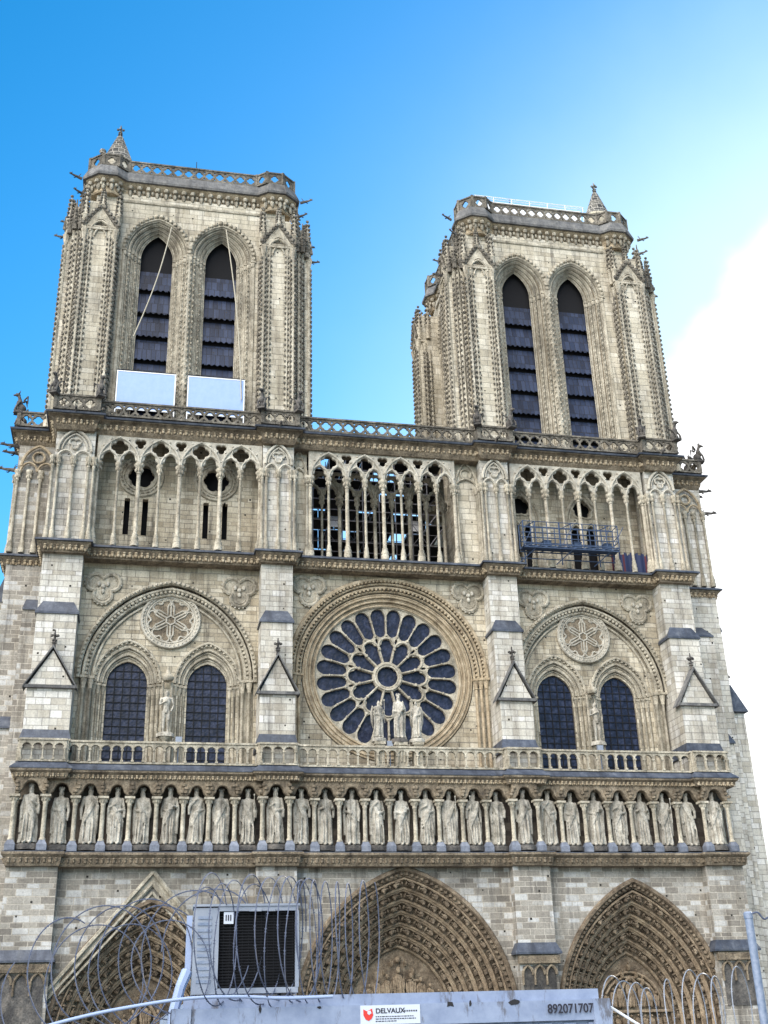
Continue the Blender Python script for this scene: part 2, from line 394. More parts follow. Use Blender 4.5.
# portal storey, z 0 - 11.8, face at y = -2
PORT = [(-15.75, 5.7, 1.6, 8.1), (0.15, 6.95, 2.6, 9.0), (15.75, 5.75, 2.2, 8.6)]   # cx, half width, spring, rise
wall([rect(-24.35, 23.5, 0, 11.75)] + [arch_open(c, w, .05, zs, h, 14)[0:] for c, w, zs, h in PORT], -2.0, -1.4, 'portal_wall', 'low')
for i in range(4):
    b = MB(); x, w = BX[i], BW[i]+.08
    b.box(x-w, x+w, -2.75, -1.9, 0, 11.7)
    # weathered ledge and canopied niche low on each pier
    b.cm = 1; b.sweep([(x-w, -1.9), (x-w, -2.75), (x+w, -2.75), (x+w, -1.9)], [(0, 6.3), (.28, 6.3), (.28, 6.42), (0, 7.0)])
    b.cm = 2
    for k in range(3):
        cx = x-w*.62+k*w*.62
        b.tube(arc_pts(cx, 5.1, w*.27, w*.42, -2.9, 5), .09, 5)
        b.tube([(cx-w*.27, -2.9, 5.1), (cx-w*.27, -2.9, 4.5)], .08, 5)
    b.box(x-w-.1, x+w+.1, -3.05, -2.74, 5.75, 6.2)
    b.cm = 3; b.box(x-w*.85, x+w*.85, -2.8, -2.745, 3., 5.6)
    b.build('buttress_pier', ['low', 'lead', 'brown', 'dark'], C)
# portals ---------------------------------------------------------------------
def small_figure(b, P, ax, up, out, s, rnd):
    """carved seated figure for an archivolt: P centre, ax along, up, out = axes"""
    def fn(x, y, z): q = P+ax*x*s+up*z*s+out*y*s; return (q.x, q.y, q.z)
    l = rnd.uniform(-.05, .05)
    b.ell((l, .05, -.12), (.2, .2, .3), 6, 4, fn=fn)
    b.ell((-l, .26, -.22), (.17, .14, .15), 5, 3, fn=fn)
    b.ell((l, .08, .22), (.1, .1, .13), 5, 3, fn=fn)
    b.ell((0, .05, .47), (.24, .22, .1), 6, 3, fn=fn)
    b.ell((rnd.choice((-.17, .17)), .15, .02), (.06, .08, .2), 4, 3, fn=fn)
    b.ell((.24, -.05, .1), (.06, .1, .32), 4, 3, fn=fn); b.ell((-.24, -.05, .1), (.06, .1, .32), 4, 3, fn=fn)
def portal(cx, w, zs, h, orders, name, fig=True, gable=None):
    rnd = random.Random(int(cx*10)+5)
    p = MB(); p.tube(arc_pts(cx, zs, w+.05, h+.05, -2.1, 20), .17, 6)          # hood mould
    A = arc_pts(cx, zs, w+.05, h+.05, -2.05, 26); B = arc_pts(cx, zs, w-.36, h-.42, -1.9, 26)
    p.add(A+B, [(i, i+1, len(A)+i+1, len(A)+i) for i in range(len(A)-1)])
    for q0, q1 in zip(arc_pts(cx, zs, w-.2, h-.23, -2.0, 34), arc_pts(cx, zs, w-.2, h-.23, -2.0, 34)[1:]):
        p.ell(((q0[0]+q1[0])/2, -2.02, (q0[2]+q1[2])/2), (.16, .12, .14), 5, 3)
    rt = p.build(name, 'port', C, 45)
    rt['label'] = name and {'portal': 'deeply recessed pointed portal lined with rows of carved figures'}['portal']
    step = (w-.35)*(1-.53)/orders; y = -1.9
    for k in range(orders):
        wo = w-step*k-.35; ho = h*wo/w*(1+.0*k); wi = wo-step; hi = h*wi/w
        b = MB()
        # sloping reveal ring
        n = 22; A = pt_arch(wo, ho, n); B = pt_arch(wi, hi, n); vs = []; fs = []
        y1 = y+.47
        A = [(wo, -zs)]+A+[(-wo, -zs)]; B = [(wi, -zs)]+B+[(-wi, -zs)]
        for (x0, z0), (x1, z1) in zip(A, B):
            mx, mz = x0*.55+x1*.45, z0*.55+z1*.45
            vs += [(cx+x0, y-.02, zs+z0), (cx+mx, y+.42, zs+mz), (cx+x1, y1, zs+z1)]
        for i in range(len(A)-1):
            for j in range(2): fs.append((i*3+j, i*3+3+j, i*3+4+j, i*3+1+j))
        b.add(vs, fs)
        b.cm = 1
        b.tube([(cx+wi, y1-.05, 0)]+arc_pts(cx, zs, wi+.02, hi+.02, y1-.05, 20)+[(cx-wi, y1-.05, 0)], .11, 6)
        b.tube([(cx+wo, y-.02, 0)]+arc_pts(cx, zs, wo-.1, ho-.1, y+.03, 20)+[(cx-wo, y-.02, 0)], .075, 6)
        b.cm = 0
        # carved figures up each side
        wm, hm = (wo+wi)/2, (ho+hi)/2; Rr = (wm*wm+hm*hm)/(2*wm); c0 = wm-Rr; a1 = atan2(hm, -c0)
        nf = max(5, int(a1*Rr/.86))
        for sd in (1, -1):
            for j in range(nf+1):
                t = a1*(j+.45)/(nf+1)
                P = Vector((cx+sd*(c0+Rr*cos(t)), y+.12, zs+Rr*sin(t)))
                tg = Vector((-sd*sin(t), 0, cos(t))); 
                out_ = Vector((-sd*cos(t)*.75, -.75, -sin(t)*.75)).normalized()
                ax = tg.cross(out_).normalized()
                small_figure(b, P, ax, tg, out_, .92*step/.68 if step < .7 else .92, rnd)
            for z in (1.1, .2):
                if zs > z+.4: small_figure(b, Vector((cx+sd*wm, y+.15, z+.3)), Vector((1,0,0)), Vector((0,0,1)), Vector((0,-1,0)), .8, rnd)
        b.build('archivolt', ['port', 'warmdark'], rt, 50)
        y = y1
    wt = wi; ht = hi
    b = MB(); vs, fs = panel([arch_open(cx, wt, .05, zs, ht, 14)], .3); b.add(vs, fs, T(0, y+.25, 0))
    # tympanum relief: enthroned figure, attendants, bands of small figures below
    def relief(x, z, hgt, y0=y-.12):
        w_ = hgt*.17
        b.ell((x, y0, z+hgt*.42), (w_, .26, hgt*.42), 7, 5); b.ell((x, y0-.14, z+hgt*.9), (hgt*.07, .16, hgt*.095), 6, 4)
        for q_ in (-.6, -.2, .25, .65): b.tube([(x+q_*w_*.7, y0-.2, z+hgt*.7), (x+q_*w_*1.1, y0-.24, z+hgt*.35), (x+q_*w_*1.2, y0-.12, z+hgt*.05)], w_*.13, 5)
        b.ell((x+w_*.8, y0-.12, z+hgt*.55), (w_*.3, .12, hgt*.2), 5, 3); b.ell((x-w_*.8, y0-.12, z+hgt*.55), (w_*.3, .12, hgt*.2), 5, 3)
        b.ell((x-w_*.4, y0-.1, z+hgt*.2), (w_*.25, .18, hgt*.2), 5, 3); b.ell((x+w_*.4, y0-.1, z+hgt*.2), (w_*.25, .18, hgt*.2), 5, 3)
    zt = zs+ht
    b.cm = 1
    if cx > -5 and cx < 5:
        relief(cx, zt-3.6, 2.4); b.ell((cx, y-.12, zt-.8), (.22, .2, .2), 8, 4)
        for dx, zz in ((-.45, 1.25), (.45, 1.25), (-.95, 1.75), (.95, 1.75)): relief(cx+dx, zt-zz, .5)
        for dx, hh in ((-.75, 2.0), (.8, 2.0), (-1.35, 1.8), (1.45, 1.75), (-1.95, 1.4), (2.05, 1.35), (-2.5, 1.0), (2.6, 1.0)): relief(cx+dx, zt-3.6, hh)
        b.box(cx+.85, cx+.95, y-.3, y-.2, zt-3.4, zt-1.3); b.box(cx+.5, cx+1.3, y-.3, y-.2, zt-2.1, zt-2.0)
        bands = [(zt-3.75, 1.2), (zt-5.0, 1.2)]
    else:
        relief(cx, zt-3.4, 2.0)
        for dx, hh in ((-.75, 1.5), (.75, 1.5), (-1.25, 1.25), (1.25, 1.25), (-1.75, 1.0), (1.75, 1.0)): relief(cx+dx, zt-3.4, hh)
        for dx, zz in ((-.5, 1.15), (.5, 1.15), (0, .7), (-.9, 1.6), (.9, 1.6)): relief(cx+dx, zt-zz-.45, .55)
        b.tube([(cx+x, y-.25, zt-3.0+z) for x, z in pt_arch(.75, 1.5, 6)], .1, 5)
        bands = [(zt-3.6, 1.1), (zt-4.8, 1.1)]
        for rr in (1.9, 2.2):
            if cx > 0: b.tube([(cx+rr*cos(t*pi/12), y-.1, zt-3.4+rr*1.0*sin(t*pi/12)) for t in range(13)], .09, 5)
    for zb, hb in bands:
        b.cm = 2; b.box(cx-wt-.02, cx+wt+.02, y-.25, y+.2, zb-.08, zb+.08); b.cm = 1
        xx = -wt+.35
        while xx < wt-.2: relief(cx+xx, zb-hb, hb*rnd.uniform(.8, .92), y-.03); xx += .48
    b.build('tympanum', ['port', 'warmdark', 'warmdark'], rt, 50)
    if gable:
        gx, gz, zl = gable; b = MB()
        for sd in (-1, 1):
            dx = 6.6; zb = gz-dx*1.13
            for k, (o, yy, r) in enumerate(((0, -2.3, .13), (.42, -2.2, .1), (.8, -2.12, .08))):
                b.tube([(gx, yy, gz-o*1.5), (gx+sd*(dx-o), yy, zb-.2)], r, 5)
        vs, fs = panel([[(gx-6.4, gz-7.2), (gx-5.7, gz-7.2), (gx, gz-.85), (gx+5.7, gz-7.2), (gx+6.4, gz-7.2), (gx, gz)]], .12); b.add(vs, fs, T(0, -2.12, 0))
        b.build('gable', 'carved', rt, 40)
    return rt
portal(*PORT[0], 5, 'portal', gable=(-15.75, 11.45, 4.3)); portal(*PORT[1], 6, 'portal'); portal(*PORT[2], 5, 'portal')

# kings gallery ------------------------------------------------------------------
KX = [-23.41, -21.62, -19.88, -18.24, -16.65, -14.92, -13.3, -11.73, -10.02, -8.29, -6.54, -4.98, -3.27, -1.61, 0.06, 1.75, 3.31, 4.96, 6.62, 8.3, 10.2, 11.83, 13.55, 15.22, 16.89, 18.58, 20.33, 22.07]
KB = (0, 9, 19, 27)
EX = .12
cornice('string_cornice', jog(-3.1, -2.7, EX), [(-.6, 11.7), (.02, 11.7), (.08, 11.85), (.12, 12.2), (.3, 12.36), (.3, 12.5), (-1.4, 12.5), (-1.4, 11.7)], ['brown', 'brown'], (.34, .1, 12.0, .27))
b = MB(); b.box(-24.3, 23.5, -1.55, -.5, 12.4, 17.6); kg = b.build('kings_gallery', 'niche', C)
b = MB(); b.sweep(jog(-3.1, -2.7, EX), [(-1.5, 12.45), (.24, 12.45), (.24, 12.56), (-1.5, 12.6)]); b.build('gallery_floor', 'lead', kg)
# arcade heads over the kings
b = MB()
for i, kx in enumerate(KX):
    yb = -3.12 if i in KB else -2.72
    xl = (KX[i-1]+kx)/2 if i else kx-.95; xr = (KX[i+1]+kx)/2 if i < 27 else kx+.95
    xl += .005; xr -= .005; a = (xr-xl)/2-.2; cx = (xl+xr)/2
    hd = [(xl, 16.0), (cx-a, 16.0)]
    hd += list(reversed([(cx+max(.72, .74+.32*abs(cos(1.5*(pi*k/14-pi/2))))*a*cos(pi*k/14), 16.0+a*1.05*(.74+.32*abs(cos(1.5*(pi*k/14-pi/2))))*sin(pi*k/14)) for k in range(1, 14)]))
    hd += [(cx+a, 16.0), (xr, 16.0), (xr, 17.0), (xl, 17.0)]
    vs, fs = panel([hd], .5, .04); b.add(vs, fs, T(0, yb+.27, 0))
    # carved towers/foliage above each springing
    for sx in (xl, xr):
        for k in range(3): b.ell((sx+random.uniform(-.18, .18), yb-.02, 16.25+k*.22), (.17, .1, .13), 5, 3)
b.build('arcade_head', 'brown', kg, 40)
# colonnettes
cb = MB(); cb.box(-.3, .3, -.3, .3, 0, .35); cb.add([(-.3,-.3,.35),(.3,-.3,.35),(.3,.3,.35),(-.3,.3,.35),(-.17,-.17,.62),(.17,-.17,.62),(.17,.17,.62),(-.17,.17,.62)], [(0,1,5,4),(1,2,6,5),(2,3,7,6),(3,0,4,7),(4,5,6,7)])
cb.cm = 1; cb.lathe([(.2,.62),(.2,.7),(.16,.76),(.145,.8),(.14,2.75),(.17,2.8),(.15,2.86),(.2,3.0),(.28,3.2)], n=10)
for k in range(8): t = k*pi/4; cb.ell((.2*cos(t), .2*sin(t), 3.07), (.08,.08,.12), 4, 3)
cb.box(-.32,.32,-.32,.32,3.2,3.34); cb.cm = 0
proto = cb.build('gallery_column', ['bluestone', 'carved'], kg, 40); first = True
xs = [(KX[0]-.95, -2.85)] 
for i in range(27):
    xm = (KX[i]+KX[i+1])/2; xs.append((xm, -2.85 if (i in KB or i+1 in KB) else -2.42))
xs.append((KX[27]+.95, -2.85)); xs.append((KX[0]-.95, -1.75)); xs.append((KX[27]+.95, -1.75))
for x, y in xs:
    o = proto if first else link('gallery_column', proto.data, kg)
    first = False; o.location = (x, y, 12.62)
cornice('kings_cornice', jog(-3.1, -2.7, EX), [(-.6, 16.95), (.02, 16.95), (.02, 17.0), (.1, 17.1), (.12, 17.25), (.3, 17.38), (.3, 17.5), (-1.4, 17.5), (-1.4, 16.95)], ['brown', 'warm'], (.3, .1, 17.1, .2))
b = MB(); b.sweep(jog(-3.1, -2.7, EX), [(.3, 17.5), (.34, 17.5), (.34, 17.57), (-.12, 18.02), (-3.0, 18.05), (-3.0, 17.5)]); b.build('terrace_slope', 'lead', C, recalc=True)
b = MB(); b.box(-24.2, 23.4, -.6, 4, 17.4, 17.95); b.build('terrace', 'lead', C)
# balustrade of round arches
def arcade_balustrade(path, z0, h, step, depth, name, m, parent=None):
    P = [Vector(p) for p in path]; b = MB()
    for i in range(len(P)-1):
        a, c = P[i], P[i+1]; L = (c-a).length; d = (c-a)/L; nr = Vector((d.y, -d.x))
        if L < .3: continue
        n = max(1, round((L-.2)/step)); s_ = (L-.2)/n
        pol = [rect(0, L, 0, h)] 
        if L > .8: pol += [arch_open(.1+(j+.5)*s_, s_*.5-.05, .1, h*.66, s_*.42, 4) for j in range(n)]
        vs, fs = panel(pol, depth, .02)
        fn = lambda x, y, z: (a.x+d.x*x-nr.x*y, a.y+d.y*x-nr.y*y, z0+z)
        b.add(vs, fs, fn)
        for j in range(n+1):
            if L > .8:
                x = .1+j*s_
                b.box(x-.035, x+.035, -depth/2-.06, 0, .1, h*.66, fn); b.box(x-.09, x+.09, -depth/2-.1, 0, .1, .22, fn); b.box(x-.09, x+.09, -depth/2-.08, 0, h*.6, h*.68, fn)
        b.box(-.02, L+.02, -depth/2-.07, depth/2+.05, h-.002, h+.12, fn)
        b.box(-.02, L+.02, -depth/2-.06, depth/2+.05, -.02, .1, fn)
    return b.build(name, m, parent or C)
arcade_balustrade(jog(-2.95, -2.55, 0., end=-1), 18.0, 1.32, .68, .22, 'terrace_balustrade', 'carved')

# rose storey ------------------------------------------------------------------
Z1, Z2 = 17.9, 32.8
def niche_hole(cx): return arch_open(cx, 5.85, 18.0, 24.5, 6.75, 14)
RZ = 25.2
rose_hole = [(-7.0, 18.0), (7.0, 18.0)] + [(7.0*cos(t*pi/40), RZ+7.0*sin(t*pi/40)) for t in range(0, 41)]
NC = (-15.45, 15.35)
wall([rect(-24.0, 23.3, Z1, Z2), niche_hole(NC[0]), niche_hole(NC[1]), rose_hole], 0, .6, 'rose_storey_wall', 'wall')
def niche(cx, dx, seedk):
    # inner wall with two sub arches
    ws, hs, zs = 2.28, 3.0, 24.25
    rt = wall([arch_open(cx, 5.8, 18.02, 24.5, 6.7, 14)] + [arch_open(cx+s*dx, ws, 18.1, zs, hs, 10) for s in (-1, 1)], .55, .8, 'window_niche', 'wall')
    b = MB()
    for k, (w, h, r, y) in enumerate(((5.95, 6.85, .16, -.1), (5.62, 6.45, .12, .08), (5.3, 6.1, .13, .3), (4.98, 5.75, .09, .48))):
        b.tube([(cx+w, y, 24.3)]+arc_pts(cx, 24.5, w, h, y, 22)+[(cx-w, y, 24.3)], r, 6)
    for (w, h, y, s_) in ((5.95, 6.85, -.26, .13), (5.45, 6.28, .12, .15)):
        Rr = (w*w+h*h)/(2*w); c0 = w-Rr; a1 = atan2(h, -c0); n = 30
        for sd in (1, -1):
            for j in range(n): t = a1*(j+.5)/n; b.ell((cx+sd*(c0+Rr*cos(t)), y, 24.5+Rr*sin(t)), (s_, s_*.9, s_), 5, 3)
    # shafts at the sides
    for sd in (-1, 1):
        for k, (w, y) in enumerate(((5.55, .05), (5.1, .2), (4.7, .32), (4.35, .42), (4.0, .5))):
            if w < dx+2.28+.1: continue
            x = cx+sd*w
            b.lathe([(.2, 0), (.2, .3), (.13, .45), (.115, .6), (.115, 5.45), (.16, 5.5), (.13, 5.6), (.22, 6.0), (.24, 6.2)], (x, y, 18.1), 8)
            b.box(x-.24, x+.24, y-.26, y+.2, 24.28, 24.45)
        b.box(min(cx+sd*5.85, cx+sd*(dx+2.5)), max(cx+sd*5.85, cx+sd*(dx+2.5)), .42, .56, 18.1, 24.3)
    b.build('arch_moulding', 'carved', rt, 40)
    for s in (-1, 1):
        x = cx+s*dx; b = MB(); b2 = MB()
        ods = [(2.28, 3.0, .55), (1.98, 2.55, .72), (1.68, 2.1, .92), (1.36, 1.6, 1.12)]
        for k in range(3):
            w0, h0, y0 = ods[k]; w1, h1, y1 = ods[k+1]
            vs, fs = panel([arch_open(x, w0+.02, 18.1, zs, h0+.02, 10), arch_open(x, w1, 18.15, zs, h1, 10)], .25); b.add(vs, fs, T(0, y1+.06, 0))
            b2.tube(arc_pts(x, zs, w0-.05, h0-.05, y0-.02, 12), .1, 6)
            b2.tube(arc_pts(x, zs, w0-.2, h0-.24, y0+.1, 12), .06, 5)
            for sd in (-1, 1):
                xx = x+sd*(w0-.1)
                b2.lathe([(.16, 0), (.16, .3), (.1, .42), (.095, .6), (.095, 5.3), (.13, 5.35), (.11, 5.45), (.17, 5.75), (.19, 5.9)], (xx, y0+.12, 18.12), 8)
                b2.box(xx-.2, xx+.2, y0-.08, y0+.25, 24.0, 24.16)
        n = 18; w, h = 2.16, 2.82; Rr = (w*w+h*h)/(2*w); c0 = w-Rr; a1 = atan2(h, -c0)
        for sd in (1, -1):
            for j in range(11): t = a1*(j+.5)/11; b2.ell((x+sd*(c0+Rr*cos(t)), .6, zs+Rr*sin(t)), (.13, .16, .13), 5, 3)
        lw = b.build('lancet_window', 'wall', C)
        b2.build('window_moulding', 'carved', lw, 40)
        b = MB(); vs, fs = panel([arch_open(x, 1.4, 18.1, zs, 1.65, 10)], .06); b.add(vs, fs, T(0, 1.32, 0)); b.build('glass', 'glass', lw)
        b = MB()
        for j in range(1, 5):
            xx = x-1.36+j*2.72/5; b.box(xx-.03, xx+.03, 1.22, 1.28, 18.2, zs+1.6-abs(xx-x)*.75)
        z = 18.6
        while z < zs+1.2: 
            hw = 1.34 if z < zs else 1.34*sqrt(max(0, 1-((z-zs)/1.66)**2)); b.box(x-hw, x+hw, 1.235, 1.275, z-.025, z+.025); z += .55
        b.build('glazing_bars', 'bar', lw)
    # blind rose
    cz = 28.75; r = 1.82
    holes = []
    for k in range(6):
        a0 = pi/2+k*pi/3+pi/6; pts = []
        # heart shaped opening: narrow near the hub, two lobes outside
        loc = [(.42, 0)]
        loc += [(1.0, -.34), (1.16, -.62)] + [(1.28+.27*cos(q), -.36+.30*sin(q)) for q in [radians(v) for v in (-80, -40, 0, 40, 70)]]
        loc += [(1.36, 0)] + [(1.28+.27*cos(q), .36+.30*sin(q)) for q in [radians(v) for v in (-70, -40, 0, 40, 80)]] + [(1.16, .62), (1.0, .34)]
        for u, v in loc: pts.append((cx+u*cos(a0)-v*sin(a0), cz+u*sin(a0)+v*cos(a0)))
        holes.append(pts)
    b = MB()
    for hp in holes: b.tube([(x_, .46, z_) for x_, z_ in hp], .075, 5, closed=True)
    b.tube([(x_, .44, z_) for x_, z_ in foil(cx, cz, .17, .15, 6)], .07, 5, closed=True)
    for k in range(6): a0 = pi/2+k*pi/3; b.tube([(cx+.3*cos(a0), .46, cz+.3*sin(a0)), (cx+1.1*cos(a0), .46, cz+1.1*sin(a0))], .07, 6); b.ell((cx+1.15*cos(a0), .44, cz+1.15*sin(a0)), .12, 6, 4)
    for rr, t_ in ((1.98, .12), (1.82, .1), (1.66, .07)): b.tube([(x_, .42 if rr < 1.9 else .38, z_) for x_, z_ in circ(cx, cz, rr, 40)], t_, 6, closed=True)
    for j in range(40): a = 2*pi*j/40; b.ell((cx+1.9*cos(a), .3, cz+1.9*sin(a)), (.09, .09, .09), 4, 3)
    br = b.build('blind_rose', 'cream', C, 40)
    b = MB(); vs, fs = panel([circ(cx, cz, 1.8, 32)], .1); b.add(vs, fs, T(0, .53, 0)); b.build('recess', 'brown', br)
niche(NC[0], 2.72, 0); niche(NC[1]-.25, 2.45, 1)
# central pier statue brackets added with the statues below
# trefoil medallions
for tx, tz in ((-20.2, 30.85), (-10.75, 31.0), (-5.75, 31.35), (6.15, 31.4), (11.2, 31.1), (19.5, 31.1)):
    b = MB(); ol = foil(tx, tz, .62, .62, 3, -pi/2, 10)
    b.tube([(x, -.08, z) for x, z in ol], .14, 6, closed=True)
    b.tube([(tx+(x-tx)*.8, -.03, tz+(z-tz)*.8) for x, z in ol], .06, 5, closed=True)
    vs, fs = panel([ol], .06); b.add(vs, fs, T(0, -.02, 0))
    b.cm = 1
    for j in range(26):
        x, z = foil(tx, tz, .68, .66, 3, -pi/2, 10)[int(j*30/26)]; b.ell((x, -.1, z), (.1, .09, .1), 5, 3)
    for k in range(3): a = -pi/2+k*2*pi/3; b.ell((tx+.35*cos(a), -.12, tz+.35*sin(a)), (.14, .12, .2), 6, 4)
    b.ell((tx, -.14, tz), (.17, .15, .17), 6, 4)
    b.build('trefoil_medallion', ['carved', 'cream'], C, 45)
# rose window
def rose():
    y = .75; cz = RZ; R = 5.27
    holes = []; outer = []; inner = []
    for k in range(24):
        a0 = pi/2+(k+.5)*2*pi/24; h = pi/24; rc = 4.54; bar = .05
        pr = []
        pr.append((2.97, 0)); pr.append((3.05, -.2)); pr.append((3.25, -(3.25*math.tan(h)-bar))); 
        pr.append((4.1, -(4.1*math.tan(h)-bar)))
        for q in range(-80, 81, 16):
            t = radians(q); rr = .6*(.74+.27*abs(cos(1.5*t))); sg_ = max(-.54, min(.54, rr*sin(t)*1.2)); pr.append((rc+rr*cos(t), sg_))
        pr.append((4.1, (4.1*math.tan(h)-bar))); pr.append((3.25, (3.25*math.tan(h)-bar))); pr.append((3.05, .2))
        outer.append([(u*cos(a0)-v*sin(a0), cz+u*sin(a0)+v*cos(a0)) for u, v in pr])
    for k in range(12):
        a0 = pi/2+k*2*pi/12; h = pi/12; pr = [(1.1, -(1.1*math.tan(h)-.085)), (2.05, -(2.05*math.tan(h)-.085))]
        for q in range(-90, 91, 15):
            t = radians(q); rr = .6*(.74+.3*abs(cos(1.5*t))); pr.append((2.22+rr*cos(t), rr*sin(t)))
        pr += [(2.05, 2.05*math.tan(h)-.085), (1.1, 1.1*math.tan(h)-.085)]
        inner.append([(u*cos(a0)-v*sin(a0), cz+u*sin(a0)+v*cos(a0)) for u, v in pr])
    b = MB(); vs, fs = panel([circ(0, cz, 1.0, 48), foil(0, cz, .6, .2, 12, 0, 6)], .24, .03); b.add(vs, fs, T(0, y, 0))
    for k in range(12):
        a0 = pi/2+k*pi/6; rp = lambda r_, dg_: (r_*cos(a0+radians(dg_)), cz+r_*sin(a0+radians(dg_)))
        wd = [rp(.97, q*3.75) for q in range(-4, 5)]+[rp(2.52, 15), rp(2.66, 13.2), rp(2.86, 13.2), rp(2.97, 15)]+[rp(R, -q*1.875) for q in range(-8, 9)]+[rp(2.97, -15), rp(2.86, -13.2), rp(2.66, -13.2), rp(2.52, -15)]
        oo = [outer[j] for j in ((2*k) % 24, (2*k-1) % 24)]
        vs, fs = panel([wd, inner[k]]+oo, .24, 0); b.add(vs, fs, T(0, y, 0))
    for k in range(24):
        a = pi/2+k*2*pi/24; b.tube([(3.15*cos(a), y-.13, cz+3.15*sin(a)), (4.2*cos(a), y-.13, cz+4.2*sin(a))], .055, 6)
        b.ell((4.2*cos(a), y-.14, cz+4.2*sin(a)), .1, 6, 4); b.ell((3.12*cos(a), y-.14, cz+3.12*sin(a)), .1, 6, 4)
    for k in range(12):
        a = pi/2+(k+.5)*pi/6; b.tube([(1.0*cos(a), y-.14, cz+1.0*sin(a)), (2.1*cos(a), y-.14, cz+2.1*sin(a))], .065, 6)
        b.ell((2.12*cos(a), y-.2, cz+2.12*sin(a)), .13, 6, 4)
        a0 = pi/2+k*pi/6
        pts = [(2.15*cos(a0-pi/12), 2.15*sin(a0-pi/12))] + [((2.25+.66*cos(t))*cos(a0)-(.60*sin(t))*sin(a0), (2.25+.66*cos(t))*sin(a0)+(.60*sin(t))*cos(a0)) for t in [radians(v) for v in range(-75, 76, 15)]] + [(2.15*cos(a0+pi/12), 2.15*sin(a0+pi/12))]
        b.tube([(p[0], y-.14, cz+p[1]) for p in pts], .065, 6)
    for rr, t_ in ((.95, .11), (.8, .07), (5.27, .09)): b.tube([(x, y-.15, z) for x, z in circ(0, cz, rr, 64)], t_, 6, closed=True)
    rt = b.build('rose_window', 'carved', C, 40)
    b = MB(); vs, fs = panel([circ(0, cz, 5.32, 64)], .05); b.add(vs, fs, T(0, y+.16, 0)); b.build('glass', 'glass', rt)
    b = MB()
    # recessed rings
    rs = [(7.0, .0), (6.55, .12), (6.1, .3), (5.7, .45), (5.35, .6), (5.05, .75)]
    vs = []; fs = []; n = 96
    vs, fs = panel([[(-7.05, 18.0), (7.05, 18.0)] + [(7.05*cos(t*pi/40), RZ+7.05*sin(t*pi/40)) for t in range(0, 41)], circ(0, cz, 6.2, 72)], .2)
    b.cm = 1; b.add(vs, fs, T(0, .42, 0)); b.cm = 0
    for k, (r0, r1, ya, yb_) in enumerate(((6.25, 5.9, .32, .42), (5.93, 5.6, .42, .55), (5.62, 5.28, .55, .72))):
        vs = []; fs = []
        for i in range(n):
            a = 2*pi*i/n; ca, sa = cos(a), sin(a)
            vs += [(r0*ca, ya, cz+r0*sa), (r1*ca, ya, cz+r1*sa), (r1*ca, yb_+.05, cz+r1*sa)]
        for i in range(n):
            j = (i+1) % n
            fs += [(i*3, j*3, j*3+1, i*3+1), (i*3+1, j*3+1, j*3+2, i*3+2)]
        b.add(vs, fs)
        b.tube([(x, ya-.02, z) for x, z in circ(0, cz, r1+.05, 96)], .09, 6, closed=True)
        b.tube([(x, ya+.01, z) for x, z in circ(0, cz, r0-.12, 96)], .06, 6, closed=True)
    # upper arch orders
    up = lambda r, y_: [(r, y_, RZ-.2)]+[(r*cos(t*pi/48), y_, RZ+r*sin(t*pi/48)) for t in range(49)]+[(-r, y_, RZ-.2)]
    for r, y_, t_ in ((7.15, -.12, .17), (6.85, .0, .1), (6.6, .12, .12), (6.35, .24, .09)): b.tube(up(r, y_), t_, 6)
    for j in range(76): a = pi*(j+.5)/76; b.ell((7.0*cos(a), -.16, cz+7.0*sin(a)), (.13, .13, .13), 5, 3)
    for j in range(66): a = pi*(j+.5)/66; b.ell((6.47*cos(a), .08, cz+6.47*sin(a)), (.12, .13, .12), 5, 3)
    for sd in (-1, 1):
        for w, y_ in ((7.1, -.05), (6.75, .1), (6.42, .22)):
            x = sd*w
            b.lathe([(.2, 0), (.2, .3), (.12, .45), (.11, .6), (.11, 6.2), (.16, 6.25), (.13, 6.35), (.2, 6.7), (.22, 6.9)], (x, y_, 18.1), 8)
            b.box(x-.23, x+.23, y_-.24, y_+.2, RZ-.25, RZ-.08)
    b.build('rose_moulding', ['warm', 'wall'], rt, 40)
rose()
